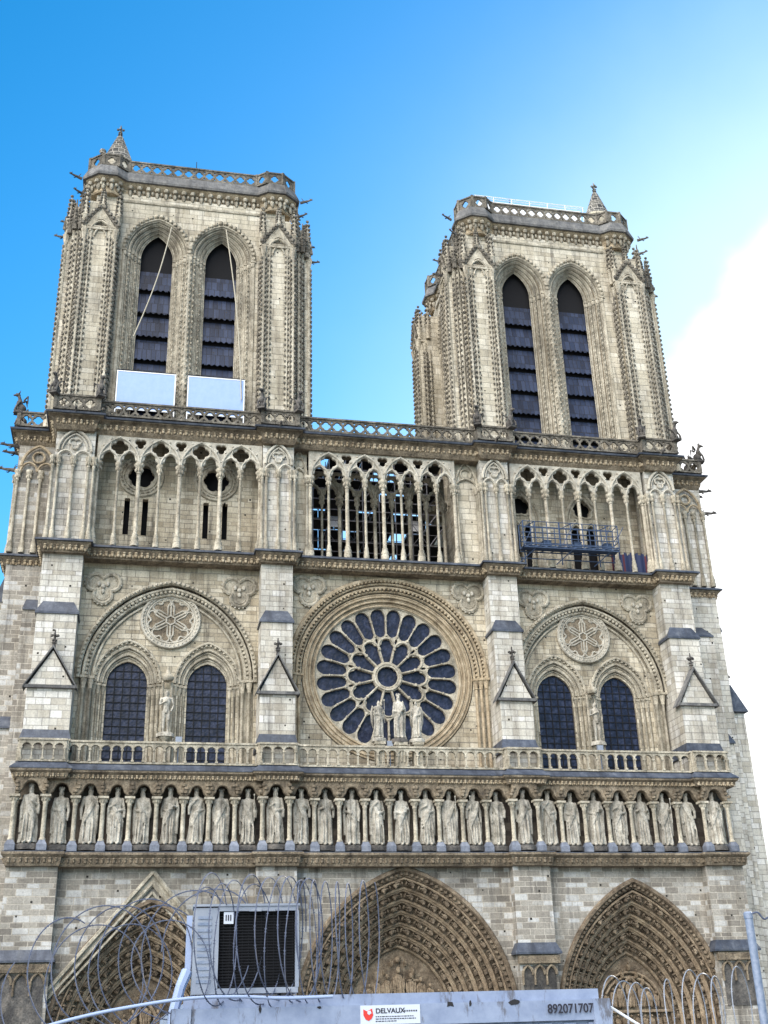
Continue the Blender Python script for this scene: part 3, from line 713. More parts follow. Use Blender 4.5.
# buttresses of the rose storey
def finial(b, x, y, z, s=1.):
    b.lathe([(.14*s, 0), (.1*s, .25*s), (.2*s, .32*s), (.09*s, .42*s), (.08*s, .75*s), (.05*s, 1.25*s), (.02*s, 1.3*s)], (x, y, z), 6)
    for k in range(4): t = k*pi/2; b.ell((x+.2*s*cos(t), y+.2*s*sin(t), z+.85*s), (.13*s, .13*s, .12*s), 5, 3)
    for k in range(4): t = k*pi/2+pi/4; b.ell((x+.14*s*cos(t), y+.14*s*sin(t), z+.5*s), (.08*s, .08*s, .08*s), 4, 3)
for i in range(4):
    x, w = BX[i], BW[i]
    b = MB(); b.box(x-w, x+w, -2.3, .3, 17.95, 23.1)
    b.box(x-w+.07, x+w-.14, -1.72, .31, 23.0, 28.4); b.box(x-w+.05, x+w-.1, -1.4, .32, 28.2, 32.75)
    bt = b.build('buttress', 'ashlar', C)
    b = MB()   # base plinth slope, offset slab
    b.sweep([(x-w, .2), (x-w, -2.3), (x+w, -2.3), (x+w, .2)], [(-.1, 19.3), (.16, 19.3), (.16, 19.55), (-.02, 20.25), (-.1, 20.25)])
    b.build('base_slope', 'lead', bt, recalc=True); b = MB()
    b.sweep([(x-w+.06, .2), (x-w+.06, -1.72), (x+w-.13, -1.72), (x+w-.13, .2)], [(-.3, 28.15), (.1, 28.15), (.1, 28.3), (-.33, 29.15), (-.5, 29.15)])
    b.build('offset_slab', 'lead', bt, recalc=True)
    b = MB()   # gablet
    yf = -2.45; ap = 25.75
    vs, fs = panel([[(x-w+.05, 23.1), (x+w-.05, 23.1), (x, ap-.35)]], .3); b.cm = 0; b.add(vs, fs, T(0, -2.2, 0))
    b.cm = 1
    A = [(x-w-.28, 22.75), (x, ap)]; 
    for sd in (-1, 1):
        e = (x+sd*(w+.28), 22.95); vs = []
        for yy in (yf-.12, -1.5):
            vs += [(e[0], yy, e[1]-.12), (e[0], yy, e[1]), (x, yy, ap), (x, yy, ap-.18)]
        b.add(vs, [(0,1,2,3), (7,6,5,4), (0,4,5,1), (1,5,6,2), (3,7,4,0), (2,6,7,3)])
    b.box(x-w-.2, x+w+.2, yf-.08, -2.28, 22.85, 23.05)
    b.cm = 2; finial(b, x, -2.2, ap-.1, .95)
    b.build('gablet', ['ashlar', 'capstone', 'dark'], bt, recalc=True)
# gallery cornice under the colonnade
pth = jog(-1.75, -.9, .02, end=1.5, wing=0.)
cornice('colonnade_cornice', pth, [(-.6, 32.6), (.02, 32.6), (.05, 32.7), (.12, 32.8), (.2, 33.05), (.36, 33.2), (.36, 33.3), (-1.4, 33.3), (-1.4, 32.6)], ['brown', 'warm'], (.4, .16, 32.88, .3))
b = MB(); b.sweep(pth, [(.42, 33.3), (.5, 33.3), (.5, 33.42), (.1, 33.62), (-2.6, 33.64), (-2.6, 33.3)]); b.build('gallery_slab', 'lead', C, recalc=True)

# colonnade storey ----------------------------------------------------------------
ZC0, ZC1 = 33.62, 40.0
def col_mesh(h, r, name):
    b = MB(); b.lathe([(r*2.0, 0), (r*2.0, .35), (r*1.7, .42), (r*1.9, .6), (r*1.35, .8), (r*1.5, .9), (r, 1.0), (r*.95, h-.75), (r*1.35, h-.7), (r*1.05, h-.62), (r*1.4, h-.35), (r*2.1, h-.12)], n=10)
    for k in range(8):
        t = k*pi/4; b.ell((r*1.55*cos(t), r*1.55*sin(t), h-.4), (r*.6, r*.6, .16), 4, 3)
    b.lathe([(r*2.2, h-.12), (r*2.4, h-.02), (r*2.3, h+.1)], n=8)
    me = b.build(name, 'carved', None, 40); d = me.data; bpy.data.objects.remove(me); return d
thin = col_mesh(ZC1-ZC0, .105, 'column'); thick = col_mesh(ZC1-ZC0, .15, 'column'); stub = col_mesh(6.0, .13, 'column')
def colonnade(xa, xb, y, m='cream', front=True):
    n = 8; s = (xb-xa)/n; z1 = 42.25; holes = []
    for j in range(n):
        c = xa+(j+.5)*s; holes.append(tref_open(c, s*.5-.1, ZC1+.0, ZC1+.15, 16, tall=1.25))
    pol = [rect(xa-.12, xb+.12, ZC1-.0, z1)]
    # lancet heads are notches: build outline walking along the bottom
    ol = [(xa-.12, ZC1)]
    for j in range(n):
        c = xa+(j+.5)*s; pts = tref_open(c, s*.5-.07, ZC1, ZC1+.1, 20)[2:]
        ol += [(c-(s*.5-.07), ZC1)] + list(reversed(pts)) + [(c+(s*.5-.07), ZC1)]
    ol += [(xb+.12, ZC1), (xb+.12, z1), (xa-.12, z1)]
    ho = []
    for k in range(n//2):
        c = xa+(2*k+1)*s; ho.append(foil(c, ZC1+1.33, .31, .31, 4, pi/2, 6))
        if k: ho.append(foil(xa+2*k*s, ZC1+1.72, .2, .225, 3, -pi/2, 6))
    vs, fs = panel([ol]+ho, .3, .05); b = MB(); b.add(vs, fs, T(0, y, 0))
    for k in range(n//2):
        c = xa+(2*k+1)*s
        b.tube(arc_pts(c, ZC1+.05, s-.04, 2.05, y-.2, 12), .1, 6)
        for j in (-1, 1): b.tube([(p[0], y-.17, p[2]) for p in arc_pts(c+j*s*.5, ZC1+.05, s*.5-.03, 1.0, y, 8)], .07, 5)
        b.tube([(p[0], y-.17, p[1]) for p in circ(c, ZC1+1.33, .68, 20)], .06, 5, closed=True)
        for q in range(7): a = pi*(q+.5)/7; b.ell((c+(s-.02)*cos(a)*1.0, y-.24, ZC1+.2+1.9*sin(a)), .09, 5, 3)
    rt = b.build('colonnade', m, C, 40)
    for j in range(n+1):
        link('column', thick if j % 2 == 0 else thin, rt, (xa+j*s, y, ZC0))
    return rt
colonnade(-21.2, -9.5, -.95); colonnade(9.95, 20.65, -.95)
colonnade(-5.75, 5.35, -.75)
# second row behind the central openings
r2 = colonnade(-5.75, 5.35, 2.6, 'carved')
# wall panels either side of the centre
def blind_bay(xa, xb, y, m='tower', n=2, za=33.6, parent=None):
    b = MB(); b.box(xa, xb, y, y+.8, za, 43.2); rt = b.build('blind_bay', m, parent or C)
    b = MB(); s = (xb-xa)/n
    for j in range(n):
        c = xa+(j+.5)*s; b.tube(arc_pts(c, ZC1, s*.5-.02, .9, y-.12, 7), .09, 5)
    b.tube(arc_pts((xa+xb)/2, ZC1+.3, (xb-xa)/2-.05, 2.0, y-.12, 9), .1, 5)
    b.tube([(p[0], y-.06, p[1]) for p in circ((xa+xb)/2, ZC1+1.35, .42, 16)], .09, 5, closed=True)
    b.build('blind_arch', 'carved', rt, 40)
    return rt
blind_bay(-7.15, -5.95, -.3, n=1); blind_bay(5.55, 7.4, -.3, n=1)
for x, y in ((-7.0, -.6), (-6.0, -.75), (5.6, -.7), (7.2, -.6)): link('column', thin, C, (x, y, ZC0))
# walls behind side colonnades
def back_wall(xa, xb, discs, slits, kind):
    y = .9
    hol = []
    cs = [c for c in discs]
    if kind == 0:
        for c in cs: hol.append(foil(c, 40.0, .55, .5, 6, 0, 6))
        for c in slits: hol.append(rect(c-.2, c+.2, 35.3, 38.2))
    else:
        for c in cs:
            for d in (-.62, .62): hol.append(arch_open(c+d, .45, 33.8, 37.3, .9, 5))
            hol.append(foil(c, 39.6, .42, .4, 5, pi/2, 6))
    wl = wall([rect(xa, xb, 33.55, 43.2)]+hol, y, y+.5, 'belfry_base_wall', 'wall')
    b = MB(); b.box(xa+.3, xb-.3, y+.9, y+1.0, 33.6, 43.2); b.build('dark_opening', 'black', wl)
    for c in cs:
        b = MB()
        if kind == 0:
            for r, t_ in ((1.55, .14), (1.3, .1), (1.12, .08)): b.tube([(x, y-.03, z) for x, z in circ(c, 40.0, r, 32)], t_, 6, closed=True)
            vs, fs = panel([circ(c, 40.0, 1.2, 32)]+[foil(c, 40.0, .5, .45, 6, 0, 6)], .16, .04); b.add(vs, fs, T(0, y-.05, 0))
            for j in range(24): a = 2*pi*j/24; b.ell((c+1.42*cos(a), y-.1, 40.0+1.42*sin(a)), (.11, .1, .11), 5, 3)
        else:
            b.tube(arc_pts(c, 38.1, 1.45, 2.9, y-.05, 12), .14, 6); b.tube(arc_pts(c, 38.1, 1.22, 2.5, y-.02, 12), .08, 6)
            for sx in (-1.42, -1.2, 0, 1.2, 1.42): b.tube([(c+sx, y-.05, 33.8), (c+sx, y-.05, 38.1)], .1, 6)
            for d in (-.62, .62): b.tube(arc_pts(c+d, 37.3, .56, 1.1, y-.04, 7), .07, 5)
            b.tube([(x, y-.04, z) for x, z in foil(c, 39.6, .5, .48, 5, pi/2, 6)], .07, 5, closed=True)
        b.build('round_tracery', 'carved', wl, 40)
back_wall(-21.5, -9.3, (-18.1, -12.6), (-19.0, -17.7, -13.3, -11.9), 0)
back_wall(9.7, 20.95, (11.2, 16.3), (), 1)
# buttress boxes at colonnade level
for i in range(4):
    x, w = BX[i]+(.1 if i in (0,) else 0), BW[i]
    b = MB(); b.box(x-w+.05, x+w-.05, -1.25, 1.2, 33.6, 43.3); rt = b.build('gallery_buttress', 'ashlar', C)
    b = MB()
    b.tube(arc_pts(x, 40.6, w*.82, 1.7, -1.42, 9), .11, 6); b.tube(arc_pts(x, 40.7, w*.62, 1.3, -1.36, 9), .07, 5)
    b.tube([(p[0], -1.36, p[1]) for p in foil(x, 41.25, .22, .24, 3, -pi/2, 6)], .07, 5, closed=True)
    for j in (-1, 0, 1):
        for k in (-1, 1): pass
    for j in (-1, 1): b.tube(arc_pts(x+j*w*.42, 40.0, w*.4, .62, -1.42, 7), .09, 5)
    b.box(x-w-.02, x+w+.02, -1.5, -1.24, 42.55, 42.8)
    b.build('blind_arch', 'cream', rt, 40)
    for dx in (-.98, -.72, 0, .72, .98):
        link('column', thin, rt, (x+dx*w*1.02, -1.47, ZC0))
    for yy in (-1.1, -.7, .0): 
        link('column', thin, rt, (x+w+.08 if i < 2 else x-w-.08, yy, ZC0))
# top cornice + gallery
ptop = jog(-1.75, -1.2, .02, yc=-1.2, end=1.3, wing=0.)
cornice('gallery_cornice', ptop, [(-.6, 42.2), (-.1, 42.2), (0, 42.35), (.1, 42.5), (.12, 42.8), (.32, 43.05), (.5, 43.12), (.5, 43.2), (-1.4, 43.2), (-1.4, 42.2)], ['brown', 'warm'], (.42, .14, 42.68, .3))
b = MB(); b.sweep(ptop, [(.5, 43.2), (.62, 43.2), (.66, 43.32), (.15, 43.62), (-3.4, 43.66), (-3.4, 43.2)]); b.build('gallery_ledge', 'lead', C, recalc=True)
def pierced_balustrade(path, z0, h, step, depth, name, m, closed=False, parent=None, style=0, posts=None):
    P = [Vector(p) for p in path]; b = MB(); k = len(P)
    for i in range(k if closed else k-1):
        a, c = P[i], P[(i+1) % k]; L = (c-a).length; d = (c-a)/L; nr = Vector((d.y, -d.x))
        pol = [rect(0, L, 0, h)]
        n = int((L-.24)/step+.3) if L > .9 else 0
        if n:
            s_ = (L-.24)/n; r = min(s_*.47, (h-.3)*.5)
            for j in range(n):
                cx = .12+(j+.5)*s_; pol.append(foil(cx, h*.5, r*.42, r*.52, 4, 0 if style == 0 else pi/4, 5))
                if j < n-1 and style == 0:
                    xx = .12+(j+1)*s_; q = r*.26
                    pol.append([(xx, h*.86-q*1.5), (xx+q*1.2, h*.88), (xx-q*1.2, h*.88)]); pol.append([(xx-q*1.2, h*.12), (xx+q*1.2, h*.12), (xx, h*.14+q*1.5)])
        vs, fs = panel(pol, depth, .02)
        fn = lambda x, y, z: (a.x+d.x*x-nr.x*y, a.y+d.y*x-nr.y*y, z0+z)
        b.add(vs, fs, fn)
        b.box(-.03, L+.03, -depth/2-.08, depth/2+.06, h-.002, h+.13, fn); b.box(-.02, L+.02, -depth/2-.06, depth/2+.05, -.05, .08, fn)
        b.box(-.13, .13, -depth/2-.09, depth/2+.07, 0, h+.2, fn)
    return b.build(name, m, parent or C)
pierced_balustrade(jog(-2.05, -1.5, .1, yc=-1.35, end=1.0, wing=.15), 43.62, 1.05, .85, .16, 'gallery_balustrade', 'sooty')

# gargoyles / chimeras (parts)
def gargoyle_mesh(seed):
    r = random.Random(seed); b = MB()
    b.tube([(0, .5, 0), (0, 0, .02), (0, -.6, .08), (0, -1.15, .1), (0, -1.45, .16)], [.22, .2, .17, .13, .12], 7)
    b.ell((0, -1.6, .2), (.15, .26, .16), 7, 5); b.ell((0, -1.85, .13), (.08, .14, .06), 5, 4); b.ell((0, -1.8, .27), (.08, .12, .05), 5, 4)
    for s in (-1, 1):
        b.tube([(s*.1, -1.5, .3), (s*.16, -1.42, .48)], [.05, .01], 4); b.tube([(s*.14, -.5, .05), (s*.28, -.75, -.1), (s*.22, -.95, -.08)], [.08, .07, .04], 5)
        b.tube([(s*.1, -.1, .2), (s*.22, .1, .5), (s*.15, .35, .6)], [.06, .05, .01], 4)
    b.v = [(x*.62, y*.62, z*.8) for x, y, z in b.v]; o = b.build('gargoyle', 'dark', None, 60); d = o.data; bpy.data.objects.remove(o); return d
def chimera_mesh(seed):
    r = random.Random(seed); b = MB()
    b.ell((0, .1, .35), (.28, .34, .4), 8, 6); b.ell((0, -.08, .75), (.22, .24, .38), 8, 6)
    b.tube([(0, -.05, .95), (0, -.14, 1.25), (0, -.2, 1.4)], [.15, .12, .12], 7); b.ell((0, -.28, 1.48), (.14, .22, .15), 7, 5); b.ell((0, -.5, 1.42), (.07, .12, .07), 5, 4)
    for s in (-1, 1):
        b.tube([(s*.2, -.05, .85), (s*.26, -.3, .45), (s*.2, -.4, .05)], [.1, .08, .09], 6)
        b.tube([(s*.08, -.2, 1.58), (s*.13, -.1, 1.85)], [.05, .01], 5)
        b.tube([(s*.12, .2, 1.0), (s*.34, .42, 1.25), (s*.3, .5, .7)], [.09, .1, .02], 5)
    b.box(-.3, .3, -.42, .4, -.1, .06)
    o = b.build('chimera', 'dark', None, 60); d = o.data; bpy.data.objects.remove(o); return d
GM, HM = gargoyle_mesh(1), chimera_mesh(2)

# wing walls north and south (side buttresses)
def wing(sd):
    X = lambda x: sd*x
    b = MB()
    b.box(X(23.3), X(27.0), 1.4, 5., 0, 42.8); b.box(X(26.9), X(27.7), 2.6, 5.4, 0, 30.5); b.box(X(27.6), X(28.7), 2.9, 5.8, 0, 24.0)
    b.box(X(24.0), X(25.4), -.2, 1.5, 0, 29.0); b.box(X(24.0), X(26.2), .6, 1.5, 0, 21.0)
    rt = b.build('side_buttress', 'ashlar' if sd > 0 else 'low', C)
    # sloped set-offs
    for (x0, x1, y0, y1, z, hh) in ((25.4, 24.0, -.2, 1.4, 29.0, 1.2), (26.25, 25.4, .55, 1.4, 21.0, .9)):
        b = MB()
        b.add([(X(x0), y0-.1, z), (X(x1), y0-.1, z), (X(x1), y1, z), (X(x0), y1, z), (X(x1), y1, z+hh), (X(x0), y1, z+hh), (X(x0), y0-.1, z-.12), (X(x1), y0-.1, z-.12)],
              [(0,1,4,5), (1,2,4), (0,5,3), (6,7,1,0), (2,3,5,4), (6,0,3), (7,2,1)])
        b.build('offset_slab', 'lead', rt, recalc=True)
    for (xa, xb, z, hh, y0, y1) in ((27.75, 26.9, 30.5, 2.4, 2.55, 5.4), (28.8, 27.6, 24.0, .1, 2.8, 5.8)):
        b = MB()
        b.add([(X(xa), y0, z), (X(xb), y0, z), (X(xb), y0, z+hh), (X(xa), y1, z), (X(xb), y1, z), (X(xb), y1, z+hh), (X(xa), y0, z-.15), (X(xa), y1, z-.15), (X(xb), y0, z-.15), (X(xb), y1, z-.15)],
              [(0,1,2), (3,5,4), (0,2,5,3), (6,8,1,0), (6,0,3,7), (7,3,4,9), (8,6,7,9)])
        b.build('offset_slab', 'lead', rt, recalc=True)
    # gabled outer block with finial
    b = MB(); x0, x1 = 26.5, 28.9; xm = (x0+x1)/2; 
    b.cm = 0; b.add([(X(x0), 2.5, 23.9), (X(x1), 2.5, 23.9), (X(xm), 2.5, 26.0), (X(x0), 5.8, 23.9), (X(x1), 5.8, 23.9), (X(xm), 5.8, 26.0)], [(0,1,2), (3,5,4), (0,2,5,3), (1,4,5,2), (0,3,4,1)])
    b.cm = 1; finial(b, X(xm), 2.9, 25.9, 1.0)
    b.build('gablet', ['lead', 'dark'], rt, recalc=True)
    # colonnade level corner bay
    for dx in (.3, 1.1, 1.9, 2.7): link('column', thin, rt, (X(24.2+dx), 1.25, ZC0))
    for yy in (2.2, 3.2): link('column', thin, rt, (X(27.15), yy, ZC0))
    b = MB(); c = X(25.55)
    b.tube(arc_pts(c, 40.4, 1.15, 1.7, 1.15, 9), .12, 6); b.tube([(p[0], 1.25, p[1]) for p in circ(c, 41.2, .42, 14)], .09, 5, closed=True)
    for j in (-1, 1): b.tube(arc_pts(c+j*.6, 40.0, .58, .7, 1.15, 7), .09, 5)
    b.build('blind_arch', 'warm', rt, 40)
    for (x, y, z, rz) in ((27.3, 2.0, 42.4, sd*radians(90)), (27.2, 1.6, 40.2, sd*radians(90)), (27.3, 3.6, 42.6, sd*radians(90))):
        link('gargoyle', GM, rt, (X(x), y, z), rz)
    for (x, y, z, rz) in ((27.25, 1.1, 44.75, sd*radians(80)), (27.35, 3.2, 44.75, sd*radians(90))):
        link('chimera', HM, rt, (X(x), y, z), rz)
wing(-1); wing(1)
b = MB(); b.box(-23.9, -8.0, 2.3, 20, 0, 43.5); b.box(8.0, 23.2, 2.3, 20, 0, 43.5); b.box(-8.1, 8.1, 1.5, 60, 0, 33.2); b.build('building_body', 'wall', C)
# chimeras and gargoyles along the great gallery
for i in range(4):
    for s in (-1, 1): link('chimera', HM, C, (BX[i]+s*(BW[i]+.15), -2.2, 44.75), s*radians(25)+(0 if s > 0 else 0))
    link('gargoyle', GM, C, (BX[i], -1.7, 43.3), 0)

# towers ---------------------------------------------------------------------------
TZ0, TZ1 = 43.5, 65.9
def tower_kit():
    kit = {}
    H = 8.5; WC = 2.62; zs = 60.35
    def hole(c, w, h, zb): return arch_open(c, w, zb, zs, h, 12)
    # face wall
    b = MB(); vs, fs = panel([rect(-7.75, 7.75, TZ0, TZ1), hole(-WC, 2.58, 3.3, 44.2), hole(WC, 2.58, 3.3, 44.2)], .4); b.add(vs, fs, T(0, -H+.2, 0))
    ods = [(2.58, 3.3, -H), (2.3, 3.1, -8.15), (2.03, 2.92, -7.8), (1.77, 2.75, -7.45), (1.5, 2.6, -7.1)]
    for c in (-WC, WC):
        for k in range(4):
            w0, h0, y0 = ods[k]; w1, h1, y1 = ods[k+1]
            b.cm = k % 2; vs, fs = panel([hole(c, w0+.03, h0+.03, 44.2), hole(c, w1, h1, 44.25)], .3); b.add(vs, fs, T(0, y1+.14, 0))
    kit['face'] = (b, ['tower', 'warm'])
    b = MB()
    for c in (-WC, WC):
        for k, (w, h, y) in enumerate(ods):
            b.tube([(c+w-.05, y-.04, 44)]+arc_pts(c, zs, w-.03, h-.03, y-.04, 14)+[(c-w+.05, y-.04, 44)], .1, 6)
            b.tube([(c+w-.2, y+.05, 44)]+arc_pts(c, zs, w-.17, h-.18, y+.06, 14)+[(c-w+.2, y+.05, 44)], .055, 5)
            for sd in (-1, 1):
                b.box(c+sd*w-.2, c+sd*w+.2, y-.2, y+.2, zs-.15, zs+.05); b.ell((c+sd*(w-.05), y-.06, zs-.4), (.2, .2, .28), 6, 4)
        for (w, h, y, s_, n) in ((2.62, 3.6, -H-.12, .24, 11), (2.2, 3.05, -8.2, .13, 20), (1.68, 2.72, -7.5, .1, 22)):
            Rr = (w*w+h*h)/(2*w); c0 = w-Rr; a1 = atan2(h, -c0)
            for sd in (1, -1):
                for j in range(n): t = a1*(j+.5)/n; b.ell((c+sd*(c0+Rr*cos(t)), y, zs+Rr*sin(t)), (s_*.9, s_, s_), 5, 3)
        # crocketed jamb bands
        for sd in (-1, 1):
            for w, y in ((2.16, -8.35), (1.62, -7.75)):
                z = 44.5
                while z < zs-.6: b.ell((c+sd*w, y-.05, z), (.09, .12, .14), 4, 3); z += .5
    z = 44.5
    while z < zs+.5:
        for xx in (-.16, .16): b.ell((xx, -H-.12, z), (.1, .14, .15), 4, 3)
        z += .52
    b.tube([(0, -H-.1, 44), (0, -H-.1, zs)], .12, 6)
    for xx in (-5.25, 5.25): b.tube([(xx, -H-.05, 44), (xx, -H-.05, zs+1)], .1, 6)
    b.ell((0, -H-.1, zs+.9), (.3, .25, .5), 6, 4); b.ell((0, -H-.2, zs+1.5), (.18, .2, .3), 6, 4)
    b.sweep([(-5.9, -H), (5.9, -H)], [(-.1, 65.05), (.1, 65.05), (.16, 65.15), (.16, 65.25), (-.1, 65.35)])
    kit['mould'] = (b, ['carved'])
    # louvres
    b = MB()
    for c in (-WC, WC):
        b.cm = 1; b.box(c-1.6, c+1.6, -6.4, -6.3, 43.6, 63.2)
        b.cm = 0
        tiers = 7; z0 = 44.0
        for t in range(tiers):
            zt = z0+(t+1)*2.2; zb = z0+t*2.2+.12
            yf, yb = -6.98, -6.5
            n = 14; w = 1.52
            vs = [(c-w, yb, zt), (c+w, yb, zt)]; 
            for j in range(n+1):
                x = c-w+2*w*j/n; vs.append((x, yf, zb+(0 if j % 2 else .16)))
            fs = [tuple([0]+list(range(2, n+3))+[1])]
            b.add(vs, fs)
            # slate folds / battens
            for q in range(1, 6):
                xx = c-w+2*w*q/6; b.box(xx-.02, xx+.02, 0, .03, 0, 1, lambda x, y, z, zt=zt, zb=zb: (x, yf+(yb-yf)*z-.03+y, zb+(zt-zb)*z))
    kit['louvre'] = (b, ['slate', 'black'])
    # corner buttress, front at y=-9.85, centre x = 0 (placed at +-7.1)
    b = MB(); b.box(-1.2, 1.2, -9.75, -7.3, 43.6, 61.5); b.box(-1.05, 1.05, -9.4, -7.3, 61.4, 64.3)
    kit['butt'] = (b, ['tower'])
    b = MB()
    def shaft(x, y, z1, r=.13, step=.52, ang=-pi/2, sz=.15):
        b.lathe([(r*1.7, 0), (r*1.7, .5), (r, .7), (r, z1-43.6-.8), (r*1.5, z1-43.6-.5), (r*2, z1-43.6)], (x, y, 43.6), 6)
        z = 44.4; b.cm = 1
        while z < z1-.8:
            for a in (ang-.9, ang+.9): b.ell((x+cos(a)*(r+.06), y+sin(a)*(r+.06), z), (sz*.75, sz*.75, sz), 4, 3)
            z += step
        b.cm = 0
    for s in (-1, 1):
        shaft(s*1.2, -9.85, 61.2, .15, .46, -pi/2, .15); shaft(s*.95, -9.78, 61.2, .07, 1e9); shaft(s*.72, -9.76, 61.2, .1, .5, -pi/2, .13); shaft(s*1.36, -9.2, 61.0, .12, .5, s*.0 if s > 0 else pi, .18)
    shaft(-1.38, -8.75, 60.2, .1, .52, pi); shaft(1.38, -8.75, 60.2, .1, .52, 0)
    # gabled head
    b.tube(arc_pts(0, 61.0, .8, 1.1, -9.9, 7), .1, 5)
    b.tube(arc_pts(0, 60.6, .45, .8, -9.9, 7), .07, 5)
    b.box(-1.42, 1.42, -10.0, -9.3, 61.2, 61.4); vs, fs = panel([[(-1.15, 61.5), (1.15, 61.5), (0, 63.4)], arch_open(0, .5, 61.6, 61.7, .6, 5)], .3); b.add(vs, fs, T(0, -9.75, 0)); b.cm = 1
    for s in (-1, 1):
        b.tube([(s*1.35, -9.95, 61.5), (0, -9.95, 63.5)], .08, 5)
        for q in range(6): f = (q+.5)/6; b.ell((s*1.4*(1-f)+s*.1, -10.0, 61.5+2.0*f+.1), (.2, .2, .22), 5, 3)
    # cluster of pinnacles
    for (px, py, pz, ph, r0) in ((0, -9.6, 63.0, 2.4, .24), (-1.3, -9.7, 61.4, 3.7, .25), (1.3, -9.7, 61.4, 3.7, .25), (-1.3, -8.8, 61.6, 4.2, .25), (1.3, -8.8, 61.6, 4.2, .25)):
        b.cm = 0; b.lathe([(r0, 0), (r0, ph*.3), (r0*1.35, ph*.34), (r0*.75, ph*.4), (.05, ph*.93), (.03, ph)], (px, py, pz), 6); b.cm = 1
        for q in range(5):
            for a in range(4):
                f = .4+q*.12; t = a*pi/2+pi/4; rr = r0*.9*(1-f)+.13; b.ell((px+rr*cos(t), py+rr*sin(t), pz+ph*f), (.13, .13, .13), 4, 3)
        b.ell((px, py, pz+ph), (.16, .16, .14), 5, 3)
    kit['shafts'] = (b, ['carved', 'sooty'])
    # diagonal infill at the corner
    b = MB(); b.box(-8.75, -7.3, -8.75, -7.3, 43.6, 63.6)
    kit['corner'] = (b, ['tower'])
    b = MB(); 
    def sh2(x, y, z1, r, crock=True):
        b.cm = 0; b.lathe([(r*1.7, 0), (r*1.7, .5), (r, .7), (r, z1-44.4), (r*2, z1-43.6)], (x, y, 43.6), 6)
        if crock:
            z = 44.4; b.cm = 1
            while z < z1-.8: b.ell((x-.12, y-.12, z), (.13, .13, .14), 4, 3); z += .52
    for x, y in ((-8.95, -8.95), (-8.6, -9.2), (-9.2, -8.6)): sh2(x, y, 63.0 if x == y else 61.6, .14)
    b.cm = 1
    for (px, py, pz, ph) in ((-8.8, -8.8, 62.8, 2.7), (-9.2, -9.2, 61.4, 2.2), (-9.6, -8.7, 61.2, 2.0), (-8.7, -9.6, 61.2, 2.0)):
        b.lathe([(.22, 0), (.22, .7), (.3, .8), (.18, 1.0), (.04, ph+.8)], (px, py, pz), 6)
        for q in range(4):
            for a in range(4): t = a*pi/2; f = .3+q*.17; b.ell((px+.2*cos(t), py+.2*sin(t), pz+ph*f), (.11, .11, .11), 4, 3)
    kit['cshaft'] = (b, ['carved', 'sooty'])
    return kit
# plan of the tower crown: straight sides with octagonal bastions at the corners
def crown_path(o=0.):
    q = [(-6.1, -8.9), (-7.0, -9.7), (-8.5, -9.7)]
    q = [(-8.5, -9.7), (-7.0, -9.7), (-6.1, -8.9)] ; r = [(6.1, -8.9), (7.0, -9.7), (8.5, -9.7)]
    side = [(x*.965, y*.965) for x, y in q+r]
    pts = []
    for k in range(4):
        a = k*pi/2
        for x, y in side: pts.append((x*cos(a)-y*sin(a), x*sin(a)+y*cos(a)))
    return pts
kit = tower_kit(); KM = {}
for k, (b, mats) in kit.items():
    nm = {'face': 'belfry_wall', 'mould': 'archivolt', 'louvre': 'louvre', 'butt': 'corner_buttress', 'shafts': 'crocketed_shafts', 'corner': 'corner_pier', 'cshaft': 'pinnacle_cluster'}[k]
    o = b.build(nm, mats, None, 40 if k in ('mould', 'shafts', 'cshaft') else None, recalc=(k in ('butt',))); KM[k] = (nm, o.data); bpy.data.objects.remove(o)
CP = crown_path()
b = MB(); b.sweep(CP, [(-1.2, 65.5), (-.5, 65.5), (-.42, 65.65), (-.5, 65.8), (-.5, 66.45), (-.2, 66.65), (0, 66.8), (.05, 66.9), (-.5, 66.9), (-1.2, 66.9)], True)
def corbel(p, d, nr, j):
    q = p-nr*.35
    b.ell((q.x, q.y, 66.1), (.2, .22, .42), 6, 4); q = p-nr*.12; b.ell((q.x, q.y, 66.5), (.24, .24, .22), 6, 4); q = p-nr*.3+d*.4; b.ell((q.x, q.y, 66.2), (.16, .16, .2), 5, 3)
b.cm = 1; along(CP, .8, corbel, True)
o = b.build('corbel_cornice', ['warm', 'carved'], None, 40, recalc=True); KM['cornice'] = ('crown_cornice', o.data); bpy.data.objects.remove(o)
b = MB(); b.sweep(CP, [(0, 66.9), (.3, 66.9), (.34, 67.1), (-.1, 68.1), (-.6, 68.15), (-.6, 66.9)], True); o = b.build('crown_slope', 'capstone', None, None, recalc=True); KM['slope'] = ('crown_slope', o.data); bpy.data.objects.remove(o)
CPi = [(x*.975, y*.975) for x, y in CP]
o = pierced_balustrade(CPi, 68.1, 1.05, .9, .18, 'crown_balustrade', 'sooty', True); KM['balu'] = ('crown_balustrade', o.data); bpy.data.objects.remove(o)
TC = [(-15.42, 7.2), (15.75, 7.2)]; TSX = (1.0, .96); TSC = ((.93, 1.03), (.9, 1.03))
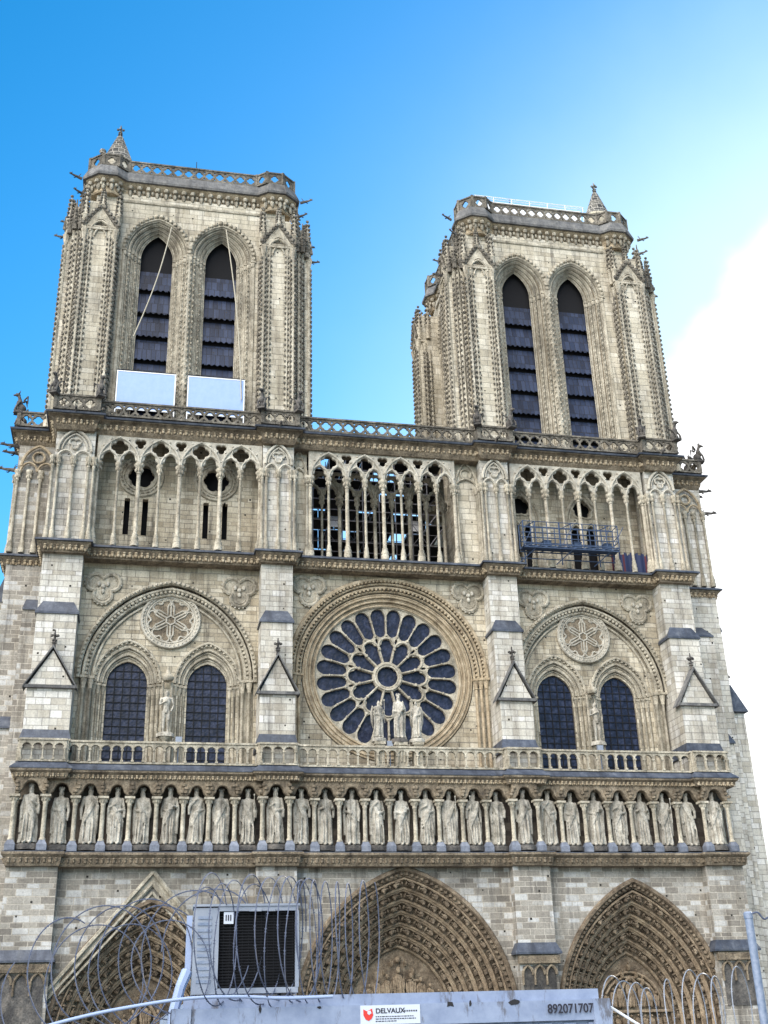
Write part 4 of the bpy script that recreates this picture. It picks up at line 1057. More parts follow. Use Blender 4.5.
for ti, (tx, ty) in enumerate(TC):
    b = MB(); b.box(-7.5, 7.5, -6.2, 6.2, 43.5, 66.2); b.box(-7.3, 7.3, -7.9, 7.9, 66.0, 67.3)
    for s1 in (-1, 1):
        for s2 in (-1, 1): b.box(s1*6.9, s1*7.6, s2*6.3, s2*8.4, 43.6, 65.9)
    tw = b.build('tower', 'black', C, loc=(tx, ty, 0)); tw.data.materials[0] = M['tower']
    tw.scale = (TSX[ti], .75, 1)
    if ti == 0: tw['label'] = 'wider left belfry tower with two pale panels at its window sills'
    else: tw['label'] = 'right belfry tower seen with its side in view'
    for k in range(4):
        a = k*pi/2
        for key in ('face', 'mould', 'louvre', 'corner', 'cshaft'):
            nm, d = KM[key]; off = (-.8*sin(a)*-1 if False else 0)
            if key in ('face', 'mould', 'louvre'): link(nm, d, tw, ((-.5 if ti and k == 0 else 0)+(-.75 if k == 1 else .75 if k == 3 else 0), 0, 0), a)
            else: link(nm, d, tw, (0,0,0), a)
        for s in (-1, 1):
            for key in ('butt', 'shafts'):
                nm, d = KM[key]; link(nm, d, tw, (s*7.15*cos(a), s*7.15*sin(a), 0), a)
    for key in ('cornice', 'slope', 'balu'):
        nm, d = KM[key]; o = link(nm, d, tw); o.scale = (*TSC[ti], 1)
    # stair turret
    txx, tyy = ((-6.4, -6.6), (6.1, -6.6))[ti]
    b = MB(); b.lathe([(1.2, 66.5), (1.2, 70.0), (1.35, 70.1), (1.35, 70.3)], n=16); b.cm = 1; b.lathe([(1.3, 70.3), (.3, 73.0), (.2, 73.2)], n=16)
    finial(b, 0, 0, 73.0, 1.1)
    if ti == 0: b.ell((-1.3, -.5, 71.0), .3, 8, 6)
    b.build('stair_turret', ['tower', 'slatestone'], tw, 40, loc=(txx, tyy, 0))
    for sx in (-1, 1):
        for (gx, gy, gz, rz) in ((9.3, -8.6, 67.0, 60), (9.7, -6.3, 63.6, 90), (10.0, -7.2, 61.6, 90), (8.9, -8.9, 65.2, 50)):
            link('gargoyle', GM, tw, (sx*gx, gy, gz), sx*radians(rz)).scale = (.8, .75, .9)

# ------------------------------------------------------------ stone figures
def figure(seed, h, arms, lean=0., crown=True, beard=True, extra=None, nude=False, female=False, name='king_statue', loc=(0,0,0), rz=0, voxel=.035, head_turn=0., mantle=None, wdt=.78):
    r = random.Random(seed); b = MB(); n = 28
    ph = [r.uniform(0, 6.28) for _ in range(4)]; k1, k2 = r.choice((9, 10, 11)), r.choice((5, 6, 7))
    wl_ = r.uniform(.95, 1.08)
    if not nude:
        rings = [(.035, .165, .125), (.1, .155, .118), (.25, .142, .108), (.42, .138, .105), (.54, .13, .1), (.62, .115, .09), (.70, .125, .095), (.77, .142, .092), (.805, .135, .078), (.825, .09, .06), (.84, .05, .048), (.87, .042, .042)]
        vs = []; fs = []
        for i, (z, rx, ry) in enumerate(rings):
            am = .03*max(0, min(1, (.66-z)/.3))+.003
            for j in range(n):
                t = 2*pi*j/n
                f = am*sin(k1*t+ph[0]+z*2)+am*.8*sin(k2*t+ph[1]-z*3.)
                sh = lean*(.5-abs(z-.5))
                vs.append(((rx*wl_+f)*cos(t)+sh, (ry+f)*sin(t), z))
        for i in range(len(rings)-1):
            for j in range(n): fs.append((i*n+j, i*n+(j+1) % n, (i+1)*n+(j+1) % n, (i+1)*n+j))
        fs += [tuple(reversed(range(n))), tuple((len(rings)-1)*n+j for j in range(n))]
        b.add(vs, fs)
        for s_ in (-1, 1): b.ell((s_*.06, -.13, .03), (.036, .075, .026), 7, 5)
        # mantle folds
        sd = mantle if mantle else r.choice((-1, 1))
        for q in range(3):
            b.tube([(sd*.12, -.05, .79-q*.02), (sd*.03, -.1-.01*q, .66-q*.05), (-sd*.08, -.115, .52-q*.06), (-sd*.13, -.07, .44-q*.06)], [.02, .02, .022, .015], 6)
        for q in range(4):
            x = -.1+q*.065+r.uniform(-.015, .015); b.tube([(x, -.1, .5-r.uniform(0, .06)), (x+r.uniform(-.02, .02), -.125, .28), (x+r.uniform(-.02, .02), -.13, .05)], [.012, .018, .022], 5)
        b.tube([(sd*.15, .0, .75), (sd*.17, -.02, .5), (sd*.165, -.01, .2)], [.03, .035, .03], 6)
    else:
        hip = .015*lean
        b.tube([(0, 0, .5), (0, -.005, .6), (0, 0, .7), (0, .0, .78), (0, 0, .83), (0, 0, .87)], [.085 if female else .078, .07, .088, .085, .04, .036], 12)
        b.ell((0, 0, .5), (.098 if female else .085, .068, .06), 10, 6); b.ell((0, 0, .785), (.125, .055, .045), 10, 6)
        for s_ in (-1, 1):
            b.tube([(s_*.045, 0, .5), (s_*.05, -.02-.02*(s_ > 0), .28), (s_*.05, .0, .16), (s_*.048, 0, .04)], [.056, .038, .034, .022], 9)
            b.ell((s_*.055, -.045, .022), (.026, .06, .02), 7, 5)
            if female: b.ell((s_*.045, -.07, .72), (.032, .028, .032), 7, 5)
        b.ell((0, -.065, .47), (.03, .025, .035), 6, 4)
    hx = head_turn*.01
    b.tube([(0, 0, .82), (hx*.5, -.005, .87)], [.04, .036], 8)
    b.ell((hx, -.008, .915), (.043, .052, .06), 12, 9); b.ell((hx+head_turn*.012, -.062, .91), (.009, .016, .014), 6, 4)
    for s_ in (-1, 1):
        b.ell((hx+s_*.017+head_turn*.01, -.05, .925), (.012, .012, .006), 6, 4)
        if crown or female or beard: b.ell((hx+s_*.042, .0, .895), (.017, .03, .045), 7, 5)
    b.ell((hx+head_turn*.01, -.055, .89), (.015, .012, .006), 6, 4)
    b.ell((hx, .025, .9), (.045, .035, .055), 8, 6)
    if beard: b.ell((hx+head_turn*.008, -.048, .868), (.026, .022, .034), 7, 5)
    if female: b.ell((0, .035, .86), (.05, .04, .08), 8, 6)
    for s_, elbow, hand in arms:
        sh_ = (s_*(.125 if not nude else .12), 0, .785)
        b.tube([sh_, elbow, hand], [.042, .036, .024] if not nude else [.032, .026, .019], 9); b.ell(sh_, .044 if not nude else .034, 8, 6)
        d = (Vector(hand)-Vector(elbow)).normalized(); hc = Vector(hand)+d*.022; b.ell(hc, (.022, .02, .026), 7, 5)
        sidev = d.cross(Vector((0, 1, 0))); sidev = sidev.normalized() if sidev.length > .1 else Vector((1, 0, 0))
        for q in range(4): b.tube([hc+sidev*(q-1.5)*.011, hc+d*(.038-.004*abs(q-1.3))+sidev*(q-1.5)*.013], [.007, .005], 5)
        b.tube([hc+sidev*.018*-s_, hc+sidev*.032*-s_+d*.012], [.007, .006], 5)
        if not nude: b.tube([elbow, (elbow[0], elbow[1]+.01, elbow[2]-.14)], [.04, .028], 7)
    if extra: extra(b)
    wd = 1. if nude else wdt
    b.v = [(x*h*wd, y*h*wd, z*h) for x, y, z in b.v]
    o = b.build(name, 'statue', None, None); 
    md = o.modifiers.new('skin', 'REMESH'); md.mode = 'VOXEL'; md.voxel_size = voxel; md.use_smooth_shade = True
    dg = bpy.context.evaluated_depsgraph_get(); dg.update()
    me = bpy.data.meshes.new_from_object(o.evaluated_get(dg)); o.modifiers.clear(); o.data = me
    me.materials.clear(); me.materials.append(M['statue']); me.polygons.foreach_set('use_smooth', [True]*len(me.polygons))
    o.location = loc; o.rotation_euler = (0, 0, rz)
    if crown:
        c = MB(); R_ = .05*h; k = 8
        c.lathe([(R_*.92, 0), (R_*.95, .03*h), (R_*.8, .03*h), (R_*.78, 0)], (0, 0, 0), 16)
        for j in range(k): t = 2*pi*j/k; c.ell((R_*.9*cos(t), R_*.9*sin(t), .042*h), (.012*h, .012*h, .022*h), 5, 4)
        c.lathe([(R_*.75, -.01*h), (R_*.75, .02*h), (R_*.3, .035*h)], (0, 0, 0), 12)
        co = c.build('crown', 'statue', o, 40, loc=(hx*h, .008*h, .948*h))
    pl = MB(); pl.lathe([(.2*h, -.085*h), (.2*h, -.02*h), (.17*h, .012*h)], (0, 0, 0), 8, fn=None, sy=.8); pl.build('plinth', 'statue' if not crown else 'dark', o, 40)
    return o
# arm poses: (elbow, hand) for the viewer-side mapping x>0 = viewer's right
def A(s_, kind):
    e = {'chest': ((s_*.175, -.03, .64), (s_*.05, -.125, .70)), 'belly': ((s_*.175, -.02, .62), (s_*.03, -.125, .585)), 'down': ((s_*.175, .0, .62), (s_*.165, -.05, .47)),
         'hold': ((s_*.18, -.03, .64), (s_*.12, -.13, .66)), 'sceptre': ((s_*.18, -.02, .63), (s_*.13, -.14, .7)), 'neck': ((s_*.17, -.05, .66), (s_*.045, -.115, .77))}[kind]
    return (s_, e[0], e[1])
def sceptre(s_):
    def f(b): b.tube([(s_*.135, -.15, .42), (s_*.13, -.16, .86)], [.011, .011], 6); b.ell((s_*.13, -.16, .88), (.022, .022, .028), 6, 5)
    return f
def book(s_):
    def f(b): b.box(s_*.03-.045, s_*.03+.045, -.165, -.135, .6, .71)
    return f
poses = [
 ([A(1,'chest'), A(-1,'down')], None, 'right hand on the chest'), ([A(-1,'belly'), A(1,'down')], None, 'hand across the belly'),
 ([A(1,'neck'), A(-1,'down')], None, 'hand raised to the collar'), ([A(-1,'chest'), A(1,'belly')], None, 'both forearms folded in front'),
 ([A(-1,'sceptre'), A(1,'down')], sceptre(-1), 'holding a short staff'), ([A(-1,'down'), A(1,'sceptre')], sceptre(1), 'gripping a staff'), ([A(1,'belly'), A(-1,'neck')], None, 'one hand high and one low'),
 ([A(1,'hold'), A(-1,'belly')], book(1), 'holding a small block to the waist'), ([A(-1,'hold'), A(1,'hold')], None, 'both hands held forward')]
order = [0, 1, 2, 3, 1, 7, 6, 2, 5, 3, 0, 8, 1, 6, 7, 3, 5, 4, 2, 0, 6, 1, 7, 3, 8, 5, 2, 0]
ordw = ['first', 'second', 'third', 'fourth', 'fifth', 'sixth', 'seventh', 'eighth', 'ninth']
for i, x in enumerate(KX):
    am, ex_, txt = poses[order[i]]
    y = -2.55 if i in KB else -2.12
    o = figure(100+i, 3.62*random.Random(i).uniform(.975, 1.02), am, lean=random.Random(i+50).uniform(-.05, .05), extra=ex_, name='king_statue', loc=(x, y, 13.0), rz=random.Random(i+9).uniform(-.25, .25), head_turn=random.Random(i+3).uniform(-1.5, 1.5))
    if i in KB: where = {0: 'on the far left buttress', 9: 'on the buttress left of the rose window', 19: 'on the buttress right of the rose window', 27: 'on the far right buttress, last of the row'}[i]
    elif i < 9: where = ordw[i-1]+' from the left in the eight-king bay over the gabled portal'
    elif i < 19: where = ordw[i-10]+' from the left in the nine-king bay under the rose window'
    else: where = ordw[i-20]+' from the left in the seven-king bay over the right portal'
    tag(o, 'crowned king statue '+where, 'statue', 'row of crowned kings on the gallery')
# virgin and angels before the rose
def child(b):
    b.ell((.1, -.1, .7), (.045, .04, .075), 8, 6); b.ell((.1, -.11, .8), (.03, .03, .036), 8, 6); b.tube([(.1, -.12, .66), (.06, -.15, .6)], [.03, .02], 6)
o = figure(501, 3.15, [(1, (.18, -.03, .66), (.09, -.15, .63)), A(-1, 'belly')], extra=child, crown=True, beard=False, female=True, name='virgin_statue', loc=(.1, -2.2, 20.0), wdt=.72)
tag(o, 'crowned robed woman statue carrying a child on a tall pedestal before the rose window', 'statue')
def wings(side):
    def f(b):
        for s_ in (-1, 1):
            b.tube([(s_*.07, .08, .74), (s_*.16, .13, .82), (s_*.2, .14, .66), (s_*.19, .13, .42), (s_*.15, .12, .25)], [.03, .05, .055, .045, .015], 8)
        b.tube([(side*.16, -.14, .38), (side*.15, -.15, .95)], [.014, .014], 6); b.ell((side*.15, -.15, .97), (.035, .035, .03), 6, 5)
    return f
for sx, nm in ((-1, 'left'), (1, 'right')):
    o = figure(510+sx, 2.7, [A(-sx, 'sceptre'), A(sx, 'belly')], extra=wings(-sx), crown=False, beard=False, name='angel_statue', loc=(.0+sx*1.3, -2.15, 20.05), rz=-sx*.35, mantle=sx, wdt=.72)
    tag(o, 'winged angel statue with a tall candlestick on the '+nm+' side of the crowned woman', 'statue', 'angels flanking the statue before the rose')
for (x, y, w, z1) in ((.1, -2.2, .36, 19.75), (-1.3, -2.15, .3, 19.82), (1.3, -2.15, .3, 19.82)):
    b = MB(); b.box(x-w, x+w, y-w, y+w, 18.0, z1-.15); b.box(x-w-.08, x+w+.08, y-w-.08, y+w+.08, z1-.2, z1)
    for s_ in (-1, 0, 1): b.tube([(x+s_*w*.6, y-w-.03, 18.4), (x+s_*w*.6, y-w-.03, z1-.3)], .05, 5)
    b.build('statue_pedestal', 'carved', C)
# nude statues between the lancets
for x, fem, lab in ((NC[0], False, 'pale statue of a bare standing man between the two left arched windows'), (NC[1]-.25, True, 'pale statue of a bare standing woman between the two right arched windows')):
    o = figure(530+fem, 3.0, [(1, (.16, .01, .64), (.12, -.08, .52)), (-1, (-.15, -.03, .64), (-.03, -.1, .7))], crown=False, beard=not fem, female=fem, nude=True, name='man_statue' if not fem else 'woman_statue', loc=(x, -.35, 20.55), voxel=.03)
    tag(o, lab, 'statue')
    b = MB(); b.lathe([(.15, 18.0), (.15, 19.6), (.28, 19.9), (.2, 20.0), (.42, 20.3), (.42, 20.42)], (x, -.35, 0), 8); b.box(x-.4, x+.4, -.3, .6, 18.1, 20.3)
    b.tube([(x-.3, .2, 20.3), (x-.3, .2, 24.2)], .09, 6); b.tube([(x+.3, .2, 20.3), (x+.3, .2, 24.2)], .09, 6); b.lathe([(.3, 24.2), (.42, 24.35), (.42, 24.5), (.2, 24.7), (.05, 25.3)], (x, -.1, 0), 8)
    b.build('statue_bracket', 'carved', C, 40)

# ------------------------------------------------------------ temporary works
# scaffolding seen through the central openings
t = thing('scaffolding', 'dense steel tube scaffolding with plank decks behind the central colonnade', 'scaffolding', (0, 12, 33.2))
rr = random.Random(3); b = MB()
xs_ = [-7.0+k*1.4 for k in range(11)]; ys_ = [-3.6, -1.6, .4, 2.4]; zs_ = [0, 1.9, 3.8, 5.7, 7.6, 9.5, 11.4, 13.3]
for yy in ys_:
    for x in xs_: b.tube([(x, yy, 0), (x, yy, 14)], .045, 5)
    for z in zs_: b.tube([(-7.2, yy, z), (7.2, yy, z)], .04, 5); b.tube([(-7.2, yy, z+1.0), (7.2, yy, z+1.0)], .03, 5)
for x in xs_:
    for z in zs_: b.tube([(x, ys_[0], z), (x, ys_[-1], z)], .04, 5)
for k in range(70):
    i = rr.randrange(10); j = rr.randrange(7); yy = rr.choice(ys_); a = (xs_[i], yy, zs_[j]); c = (xs_[i+1], yy, zs_[j+1])
    if rr.random() < .5: a, c = (a[0], a[1], c[2]), (c[0], c[1], a[2])
    b.tube([a, c], .032, 5)
b.build('tube_frame', 'scaf', t)
b = MB()
for z in zs_[1:]:
    for i in range(10):
        for j in range(3):
            if rr.random() < .78: b.box(xs_[i]+.05, xs_[i+1]-.05, ys_[j]+.05, ys_[j+1]-.15, z-.05, z)
for i in range(10):
    for j in range(7):
        if rr.random() < .72: b.box(xs_[i]+.05, xs_[i+1]-.05, ys_[3]+.2, ys_[3]+.25, zs_[j]+.05, zs_[j+1]-.1)
b.build('deck', 'bar', t)
for k in range(12):
    b = MB(); i = rr.randrange(10); j = rr.randrange(1, 6); b.box(xs_[i]+.1, xs_[i+1]-.2, ys_[1]-.02-k*.003, ys_[1]+.02, zs_[j]+.3, zs_[j]+1.2+rr.random()*.5); b.build('sheeting', 'rail', t)
# two pale boards under the belfry openings
for x0, x1, lab in ((-20.4, -16.0, 'large pale blue-white board below the left opening of the left tower'), (-15.1, -10.75, 'large pale blue-white board below the right opening of the left tower')):
    t = thing('hoarding_board', lab, 'board', ((x0+x1)/2, -.1, 44.7), 'pale boards in front of the left belfry'); w = (x1-x0)/2
    b = MB(); b.box(-w+.06, w-.06, -.03, .03, .4, 3.6); b.build('sheet', 'tarp', t)
    b = MB()
    for q in (-w, w-.08): b.box(q, q+.08, -.05, .05, -1, 3.68)
    b.box(-w+.08, w-.08, -.05, .05, 3.6, 3.68); b.box(-w+.08, w-.08, -.05, .05, .32, .4); b.build('frame', 'rail', t)
    b = MB(); b.tube([(-w, .15, 3.85), (w, .15, 3.8)], .06, 6); b.build('top_pole', 'bar', t)
for a, c, lab in (((-17.0, -.1, 62.3), (-19.4, -.1, 51.5), 'slack rope hanging in the left opening of the left tower'), ((-12.6, -.1, 62.6), (-11.0, -.3, 46.5), 'slack rope hanging in the right opening of the left tower')):
    a, c = Vector(a), Vector(c); b = MB(); b.tube([a.lerp(c, k/12)+Vector((.25*sin(pi*k/12), 0, 0)) for k in range(13)], .05, 5); tag(b.build('rope', 'rope'), lab, 'rope', 'ropes hanging in the left belfry')
# platform in the right colonnade
t = thing('work_platform', 'blue steel suspended work platform in front of the right colonnade', 'platform', (13.7, -2.2, 34.5))
b = MB(); W_ = 3.75
b.box(-W_, W_, -.5, .45, .12, .18)
for y in (-.5, .45):
    for z in (.0, .28): b.tube([(-W_, y, z), (W_, y, z)], .05, 6)
    for k in range(10): b.tube([(-W_+k*.75, y, 0), (-W_+(k+1)*.75, y, .28)], .035, 5)
for s_ in (-1, 1): b.tube([(s_*W_, -.5, .14), (s_*W_, .45, .14)], .05, 5)
b.build('deck_truss', 'bluemetal', t)
b = MB()
for y in (-.5, .45):
    for z in (.6, 1.0, 1.4, 1.9): b.tube([(-W_, y, z+.2), (W_, y, z+.2)], .035, 5)
    for k in range(9): x = -W_+k*.9375; b.tube([(x, y, .2), (x, y, 2.1)], .04, 5)
for s_ in (-1, 1):
    for z in (.8, 1.2, 2.1): b.tube([(s_*W_, -.5, z), (s_*W_, .45, z)], .035, 5)
for k in (0, 3, 6, 7): b.tube([(-W_+k, -.5, .25), (-W_+k+1, -.5, 2.05)], .028, 5)
b.build('guard_rail', 'bluemetal', t)
b = MB()
for x in (-3.4, -.5, 2.5):
    b.tube([(x, .5, -.9), (x, .5, 2.6)], .05, 5); b.tube([(x-.5, .5, -.9), (x+.7, -.5, .1)], .04, 5); b.tube([(x, .5, 2.0), (x+.6, -.5, 2.1)], .04, 5)
b.tube([(-W_, .5, -.5), (W_, .5, -.5)], .045, 5); b.build('bracket', 'bluemetal', t)
b = MB()
for x, z in ((-1.8, .2), (.6, .2), (3.0, .2)): b = MB(); b.box(x-.3, x+.3, -.2, .2, z, z+.5); b.sweep([(x-.3, -.2), (x+.3, -.2), (x+.3, .2), (x-.3, .2)], [(0, z+.5), (.03, z+.5), (.03, z+.56), (0, z+.56)], True); b.build('tool_box', 'bluemetal', t)
b = MB()
for k in range(24):
    x = 17.7+k*.13; b.cm = 0 if k % 7 else 1; z1 = 35.3+.12*sin(k*1.7); y = -.55+.05*sin(k*1.3)
    b.add([(x, y, 33.7), (x+.13, -.55+.05*sin((k+1)*1.3), 33.7), (x+.13, -.55+.05*sin((k+1)*1.3), z1), (x, y, z1), (x, y+.05, 33.7), (x+.13, y+.05, 33.7), (x+.13, y+.05, z1), (x, y+.05, z1)], [(0,1,2,3), (7,6,5,4), (3,2,6,7), (0,4,5,1)])
tag(b.build('debris_sheet', ['tarpblue', 'maroon']), 'dark blue and maroon sheeting hung low behind the right colonnade columns', 'sheeting')
# guard rail and white roof cover on the right tower
t = thing('roof_cover', 'white roof cover with a thin rail on top of the right tower', 'roof cover', (14.6, 1.5, 67.4))
b = MB(); b.box(-4.6, 5.0, 0, 3, 0, 2.75); b.build('cover', 'rail', t)
b = MB()
for k in range(7): b.tube([(-5.0+k*1.7, -.1, 0), (-5.0+k*1.7, -.1, 3.15)], .035, 5)
b.tube([(-5.1, -.1, 3.15), (5.3, -.1, 3.15)], .04, 5); b.tube([(-5.1, -.1, 2.9), (5.3, -.1, 2.9)], .03, 5); b.build('rail', 'rail', t)
for x, y, z, lab in ((-15.2, 2.5, 67.0, 'thin lightning rod on top of the left tower'), (13.2, 2.5, 67.0, 'thin lightning rod on top of the right tower')):
    b = MB(); b.lathe([(.07, 0), (.06, 3.0), (.035, 3.1), (.03, 4.6)], (0, 0, 0), 6); tag(b.build('lightning_rod', 'bar', loc=(x, y, z)), lab, 'lightning rod', 'lightning rods on the towers')
# small floodlights on the terrace
for x, z, lab in ((-14.6, 18.9, 'small white box floodlight beside the left bare statue'), (-.6, 18.9, 'small white box floodlight between the pedestals before the rose'), (14.4, 18.9, 'small white box floodlight beside the right bare statue')):
    t = thing('floodlight', lab, 'floodlight', (x, -2.2, 18.03), 'floodlights on the terrace')
    b = MB(); b.box(-.2, .2, -.12, .12, 1.5, 1.85); b.build('housing', 'acwhite', t); b = MB(); b.tube([(0, 0, 0), (0, 0, 1.5)], .04, 5); b.build('post', 'galv', t)

# ------------------------------------------------------------ foreground enclosure
FY = -66.87
# site cabin
t = thing('site_cabin', 'pale blue steel site cabin with stained roof edge, a white label and stamped digits', 'cabin', (-14.6, FY, 0))
L0, L1 = -1.93, 1.9
b = MB(); b.box(L0+.03, L1-.03, .02, 3.4, .1, 1.82); b.build('body', 'paint', t)
b = MB(); b.box(L0, L1, -.03, 3.45, 1.80, 1.965)
for k in range(2): b.box((L0, L1-.16)[k], (L0+.16, L1)[k], -.05, .12, 0, 1.97)
b.build('top_beam', 'paint', t)
b = MB(); b.box(L0+.14, L1-.1, .1, 3.35, 1.96, 2.04); b.box(L0+.1, L1-.06, .07, .13, 1.96, 2.055); b.build('roof', 'paint', t)
b = MB()
for k in range(16): x = L0+.25+k*.225; b.box(x, x+.11, -.005, .03, .15, 1.78)
b.build('corrugation', 'paint', t)
def text(body, size, x, z, y, m, parent, name='lettering', depth=.0015, sx=1.):
    cu = bpy.data.curves.new('text', 'FONT'); cu.body = body; cu.size = size; cu.extrude = depth; cu.offset = size*.02
    ob = bpy.data.objects.new('text', cu); COL.objects.link(ob); dg = bpy.context.evaluated_depsgraph_get(); dg.update()
    me = bpy.data.meshes.new_from_object(ob.evaluated_get(dg)); bpy.data.objects.remove(ob)
    for v in me.vertices: v.co = (v.co.x*sx, -v.co.z, v.co.y)
    me.materials.clear(); me.materials.append(M[m])
    o = bpy.data.objects.new(name, me); COL.objects.link(o); o.parent = parent; o.location = (x, y, z); return o
b = MB(); b.box(-.26, .26, -.006, 0, -.075, .075); lab_ = b.build('label_plate', 'white', t, loc=(-.09, -.031, 1.885))
text('DELVAUX', .055, -.13, .012, -.0075, 'ink', lab_, sx=1.05)
text('01 39 79 00 00', .026, .1, .018, -.0075, 'ink', lab_, 'small_print') if False else None
b = MB()
for k, (x0, x1, z) in enumerate(((-.13, .2, -.018), (-.13, .22, -.036), (-.13, .05, -.054))):
    x = x0
    while x < x1: w = random.uniform(.008, .028); b.box(x, min(x+w, x1), -.0085, -.006, z, z+.007); x += w+.006
for k in range(6): b.box(.12+k*.02, .132+k*.02, -.0085, -.006, .02, .032)
b.build('small_print', 'ink', lab_)
b = MB(); vs, fs = panel([[(-.235, .0), (-.235, .045), (-.205, .03), (-.19, .035), (-.16, .05), (-.15, .0), (-.165, -.03), (-.19, -.045), (-.215, -.035)]], .003); b.add(vs, fs, T(0, -.0075, 0)); b.build('emblem', 'red', lab_)
b = MB(); vs, fs = panel([[(-.2, .03), (-.175, .035), (-.165, .015), (-.185, .0), (-.2, .01)]], .002); b.add(vs, fs, T(0, -.0102, 0)); b.build('emblem_mark', 'white', lab_)
text('892071707', .105, 1.31, 1.86, -.052, 'ink', t, 'stamped_digits', sx=.9)
# streaks of dirt and chipped holes on the beam
b = MB()
for k, (x, w, h_) in enumerate(((.44, .09, .03), (1.02, .13, .035), (-1.2, .03, .05), (.62, .03, .04), (-.7, .05, .02))):
    vs, fs = panel([[(x+w*.5*cos(q*pi/4)*random.uniform(.5, 1), 1.955+h_*sin(q*pi/4)*random.uniform(.4, 1)) for q in range(8)]], .003); b.add(vs, fs, T(0, -.0325, 0))
b.build('chipped_paint', 'rubber', t)
# air conditioner
t = thing('air_conditioner', 'off-white air conditioning unit with a big dark grille standing on the cabin roof', 'air conditioner', (-15.9, FY+.28, 2.055), rz=radians(-2))
b = MB(); b.box(-.46, -.255, -.03, .32, .03, .735); b.box(-.255, .46, .06, .32, .03, .735); b.build('casing', 'acwhite', t)
b = MB()
for z0, z1 in ((.03, .075), (.705, .745)): b.box(-.25, .455, -.035, .07, z0, z1)
for x0, x1 in ((-.262, -.24), (.43, .462)): b.box(x0, x1, -.038, .07, .075, .705)
b.box(-.47, .47, -.045, .325, .745, .765); b.build('frame', 'acwhite', t)
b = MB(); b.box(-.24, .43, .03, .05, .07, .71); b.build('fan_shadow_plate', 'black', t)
b = MB()
for k in range(26): z = .085+k*.024; b.box(-.24, .43, -.01, .0, z, z+.006)
for k in range(12): x = -.2+k*.055; b.box(x, x+.005, .001, .008, .075, .705)
b.build('grille', 'bar', t)
b = MB()
for k in range(11): b.box(-.425, -.305, -.036, -.028, .12+k*.052, .145+k*.052)
b.build('vent_louvres', 'galv', t)
b = MB(); b.box(-.2, -.115, -.024, -.02, .6, .7); b.cm = 1
for k in range(3): b.box(-.185+k*.02, -.175+k*.02, -.027, -.024, .625, .675)
b.build('sticker', ['white', 'ink'], t)
b = MB(); b.box(.02, .13, -.05, -.035, .7, .72); b.box(.18, .25, -.05, -.035, .7, .72); b.build('clip', 'acwhite', t)
b = MB()
for x in (-.38, .36): b.box(x-.05, x+.05, -.05, .33, -.0, .03)
b.build('foot', 'rubber', t)
b = MB(); b.box(-.52, -.47, .05, .2, .2, .68); b.tube([(-.5, .0, .22), (-.55, -.04, .1), (-.6, -.05, -.1), (-.62, -.03, -.5)], [.05, .045, .045, .045], 8); b.build('pipe_cover', 'cable', t)
# pale conduit sweeping over the fence
b = MB(); pts = [(-17.95, 1.72), (-17.6, 1.84), (-17.2, 1.935), (-16.8, 2.0), (-16.4, 2.045), (-16.0, 2.05), (-15.6, 2.03), (-15.2, 2.035)]
def smooth(p, k=6):
    o = []
    for i in range(len(p)-1):
        p0, p1, p2, p3 = Vector(p[max(i-1, 0)]), Vector(p[i]), Vector(p[i+1]), Vector(p[min(i+2, len(p)-1)])
        for q in range(k): t_ = q/k; o.append(.5*((2*p1)+(p2-p0)*t_+(2*p0-5*p1+4*p2-p3)*t_**2+(3*p1-p0-3*p2+p3)*t_**3))
    o.append(Vector(p[-1])); return o
b.tube(smooth([(x, FY-.12, z) for x, z in pts]), .014, 8); tag(b.build('conduit', 'cable', None, 60), 'pale conduit sweeping up from lower left across the foot of the air conditioner', 'conduit')
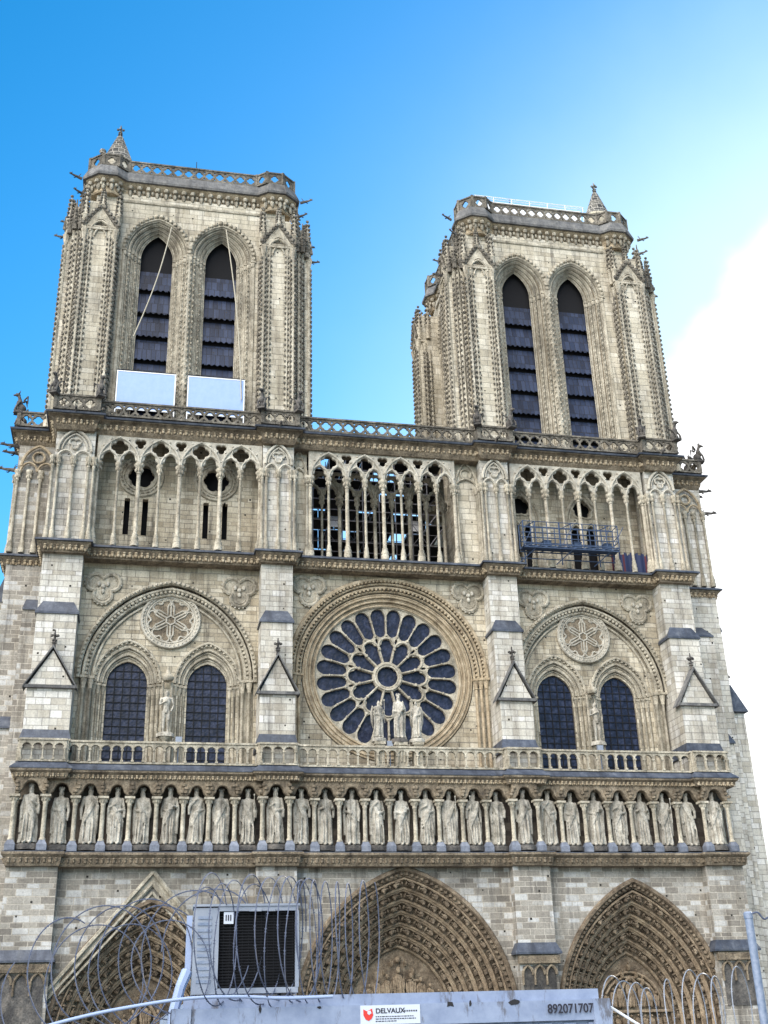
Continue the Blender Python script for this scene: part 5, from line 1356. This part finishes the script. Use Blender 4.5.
# razor wire: coils with barbs
def razor(name, fn, n, turns, lab, m='wire', r=.0054):
    P = [Vector(fn(k/n)) for k in range(n+1)]; b = MB(); b.tube(P, r, 5, cap=True)
    k = 0; step = 3
    for i in range(2, n-2, step):
        p = P[i]; d = (P[i+1]-P[i-1]).normalized(); a = d.cross(Vector((.3, 1, .2))).normalized()*.012; c = d*.011
        b.add([p-c*1.4+a, p-c*.3, p-c*1.4-a, p+c*1.4-a, p+c*.3, p+c*1.4+a, p+Vector((0, -.003, 0))], [(0, 1, 6), (1, 2, 6), (3, 4, 6), (4, 5, 6), (0, 6, 2), (5, 6, 3)])
    return tag(b.build(name, m, None, 40), lab, 'razor wire', 'razor wire coils above the enclosure')
def coil(x0, x1, y0, y1, z0, z1, r0, r1, turns, ax=0., ph=0., wob=.04, seed=0, flat=.25):
    q = random.Random(seed); w = [q.uniform(-wob, wob) for _ in range(int(abs(turns)*2)+4)]
    def f(t):
        a = 2*pi*turns*t+ph; i = t*abs(turns)*2; j = int(i); u = i-j; wv = w[j]*(1-u)+w[j+1]*u; r = r0+(r1-r0)*t+wv
        return (x0+(x1-x0)*t+r*cos(a)*(1-ax)+wv, y0+(y1-y0)*t+r*cos(a)*ax, z0+(z1-z0)*t+r*sin(a))
    return f
razor('razor_wire', coil(-17.35, -16.15, FY-.1, FY+.6, 2.25, 2.42, .47, .55, 6.3, .15, 1.2, .07, 1), 420, 6, 'tangled dark razor wire coil in front of the gabled left portal')
razor('razor_wire', coil(-17.5, -16.3, FY+.5, FY+.1, 2.05, 2.35, .5, .42, 3.6, .05, 2.4, .1, 11), 260, 6, 'looser thin razor wire loops low at the far left, behind the big coil', r=.005)
razor('razor_wire', coil(-16.3, -15.3, FY-.05, FY+.1, 2.5, 2.52, .5, .5, 5.5, .62, .6, .05, 2), 330, 5, 'razor wire coil looping over the air conditioner grille')
razor('razor_wire', coil(-15.45, -14.75, FY+.1, FY+.3, 2.5, 2.5, .51, .5, 6.2, .75, 0.2, .03, 3), 330, 6, 'tightly packed razor wire loops between the air conditioner and the central portal')
razor('razor_wire', coil(-12.75, -11.2, FY+1.2, FY+.4, 1.72, 1.78, .38, .4, 11.5, .45, .5, .1, 4), 620, 9, 'dull grey razor wire coil in front of the right portal', 'dullwire')
razor('razor_wire', coil(-16.25, -15.35, FY+.12, FY+.02, 2.5, 2.5, .48, .5, -4.5, .7, 2.2, .07, 21), 300, 5, 'thin crossing razor wire strands in front of the dark grille', r=.0046)
# hooked metal post at the right
t = thing('metal_post', 'grey steel post with a bent wire hook at the right edge', 'post', (-11.22, FY, 0))
b = MB(); b.tube([(0, 0, 0), (0, 0, 2.66)], .038, 14); b.build('tube', 'galv', t, 40)
b = MB(); b.lathe([(.043, 2.63), (.043, 2.675), (.03, 2.69)], (0, 0, 0), 14); b.build('cap', 'galv', t, 40)
b = MB(); b.tube(smooth([(0, -.03, 2.66), (.08, -.03, 2.68), (.14, -.03, 2.62), (.22, -.02, 2.63), (.4, 0, 2.5)]), .009, 6); b.build('hook', 'wire', t, 40)
b = MB(); b.tube([(-12.68, FY+.02, 1.9), (-12.2, FY+.05, 1.62)], .012, 6); tag(b.build('stay_bar', 'rail'), 'thin white stay bar running down from the right end of the cabin', 'bar')
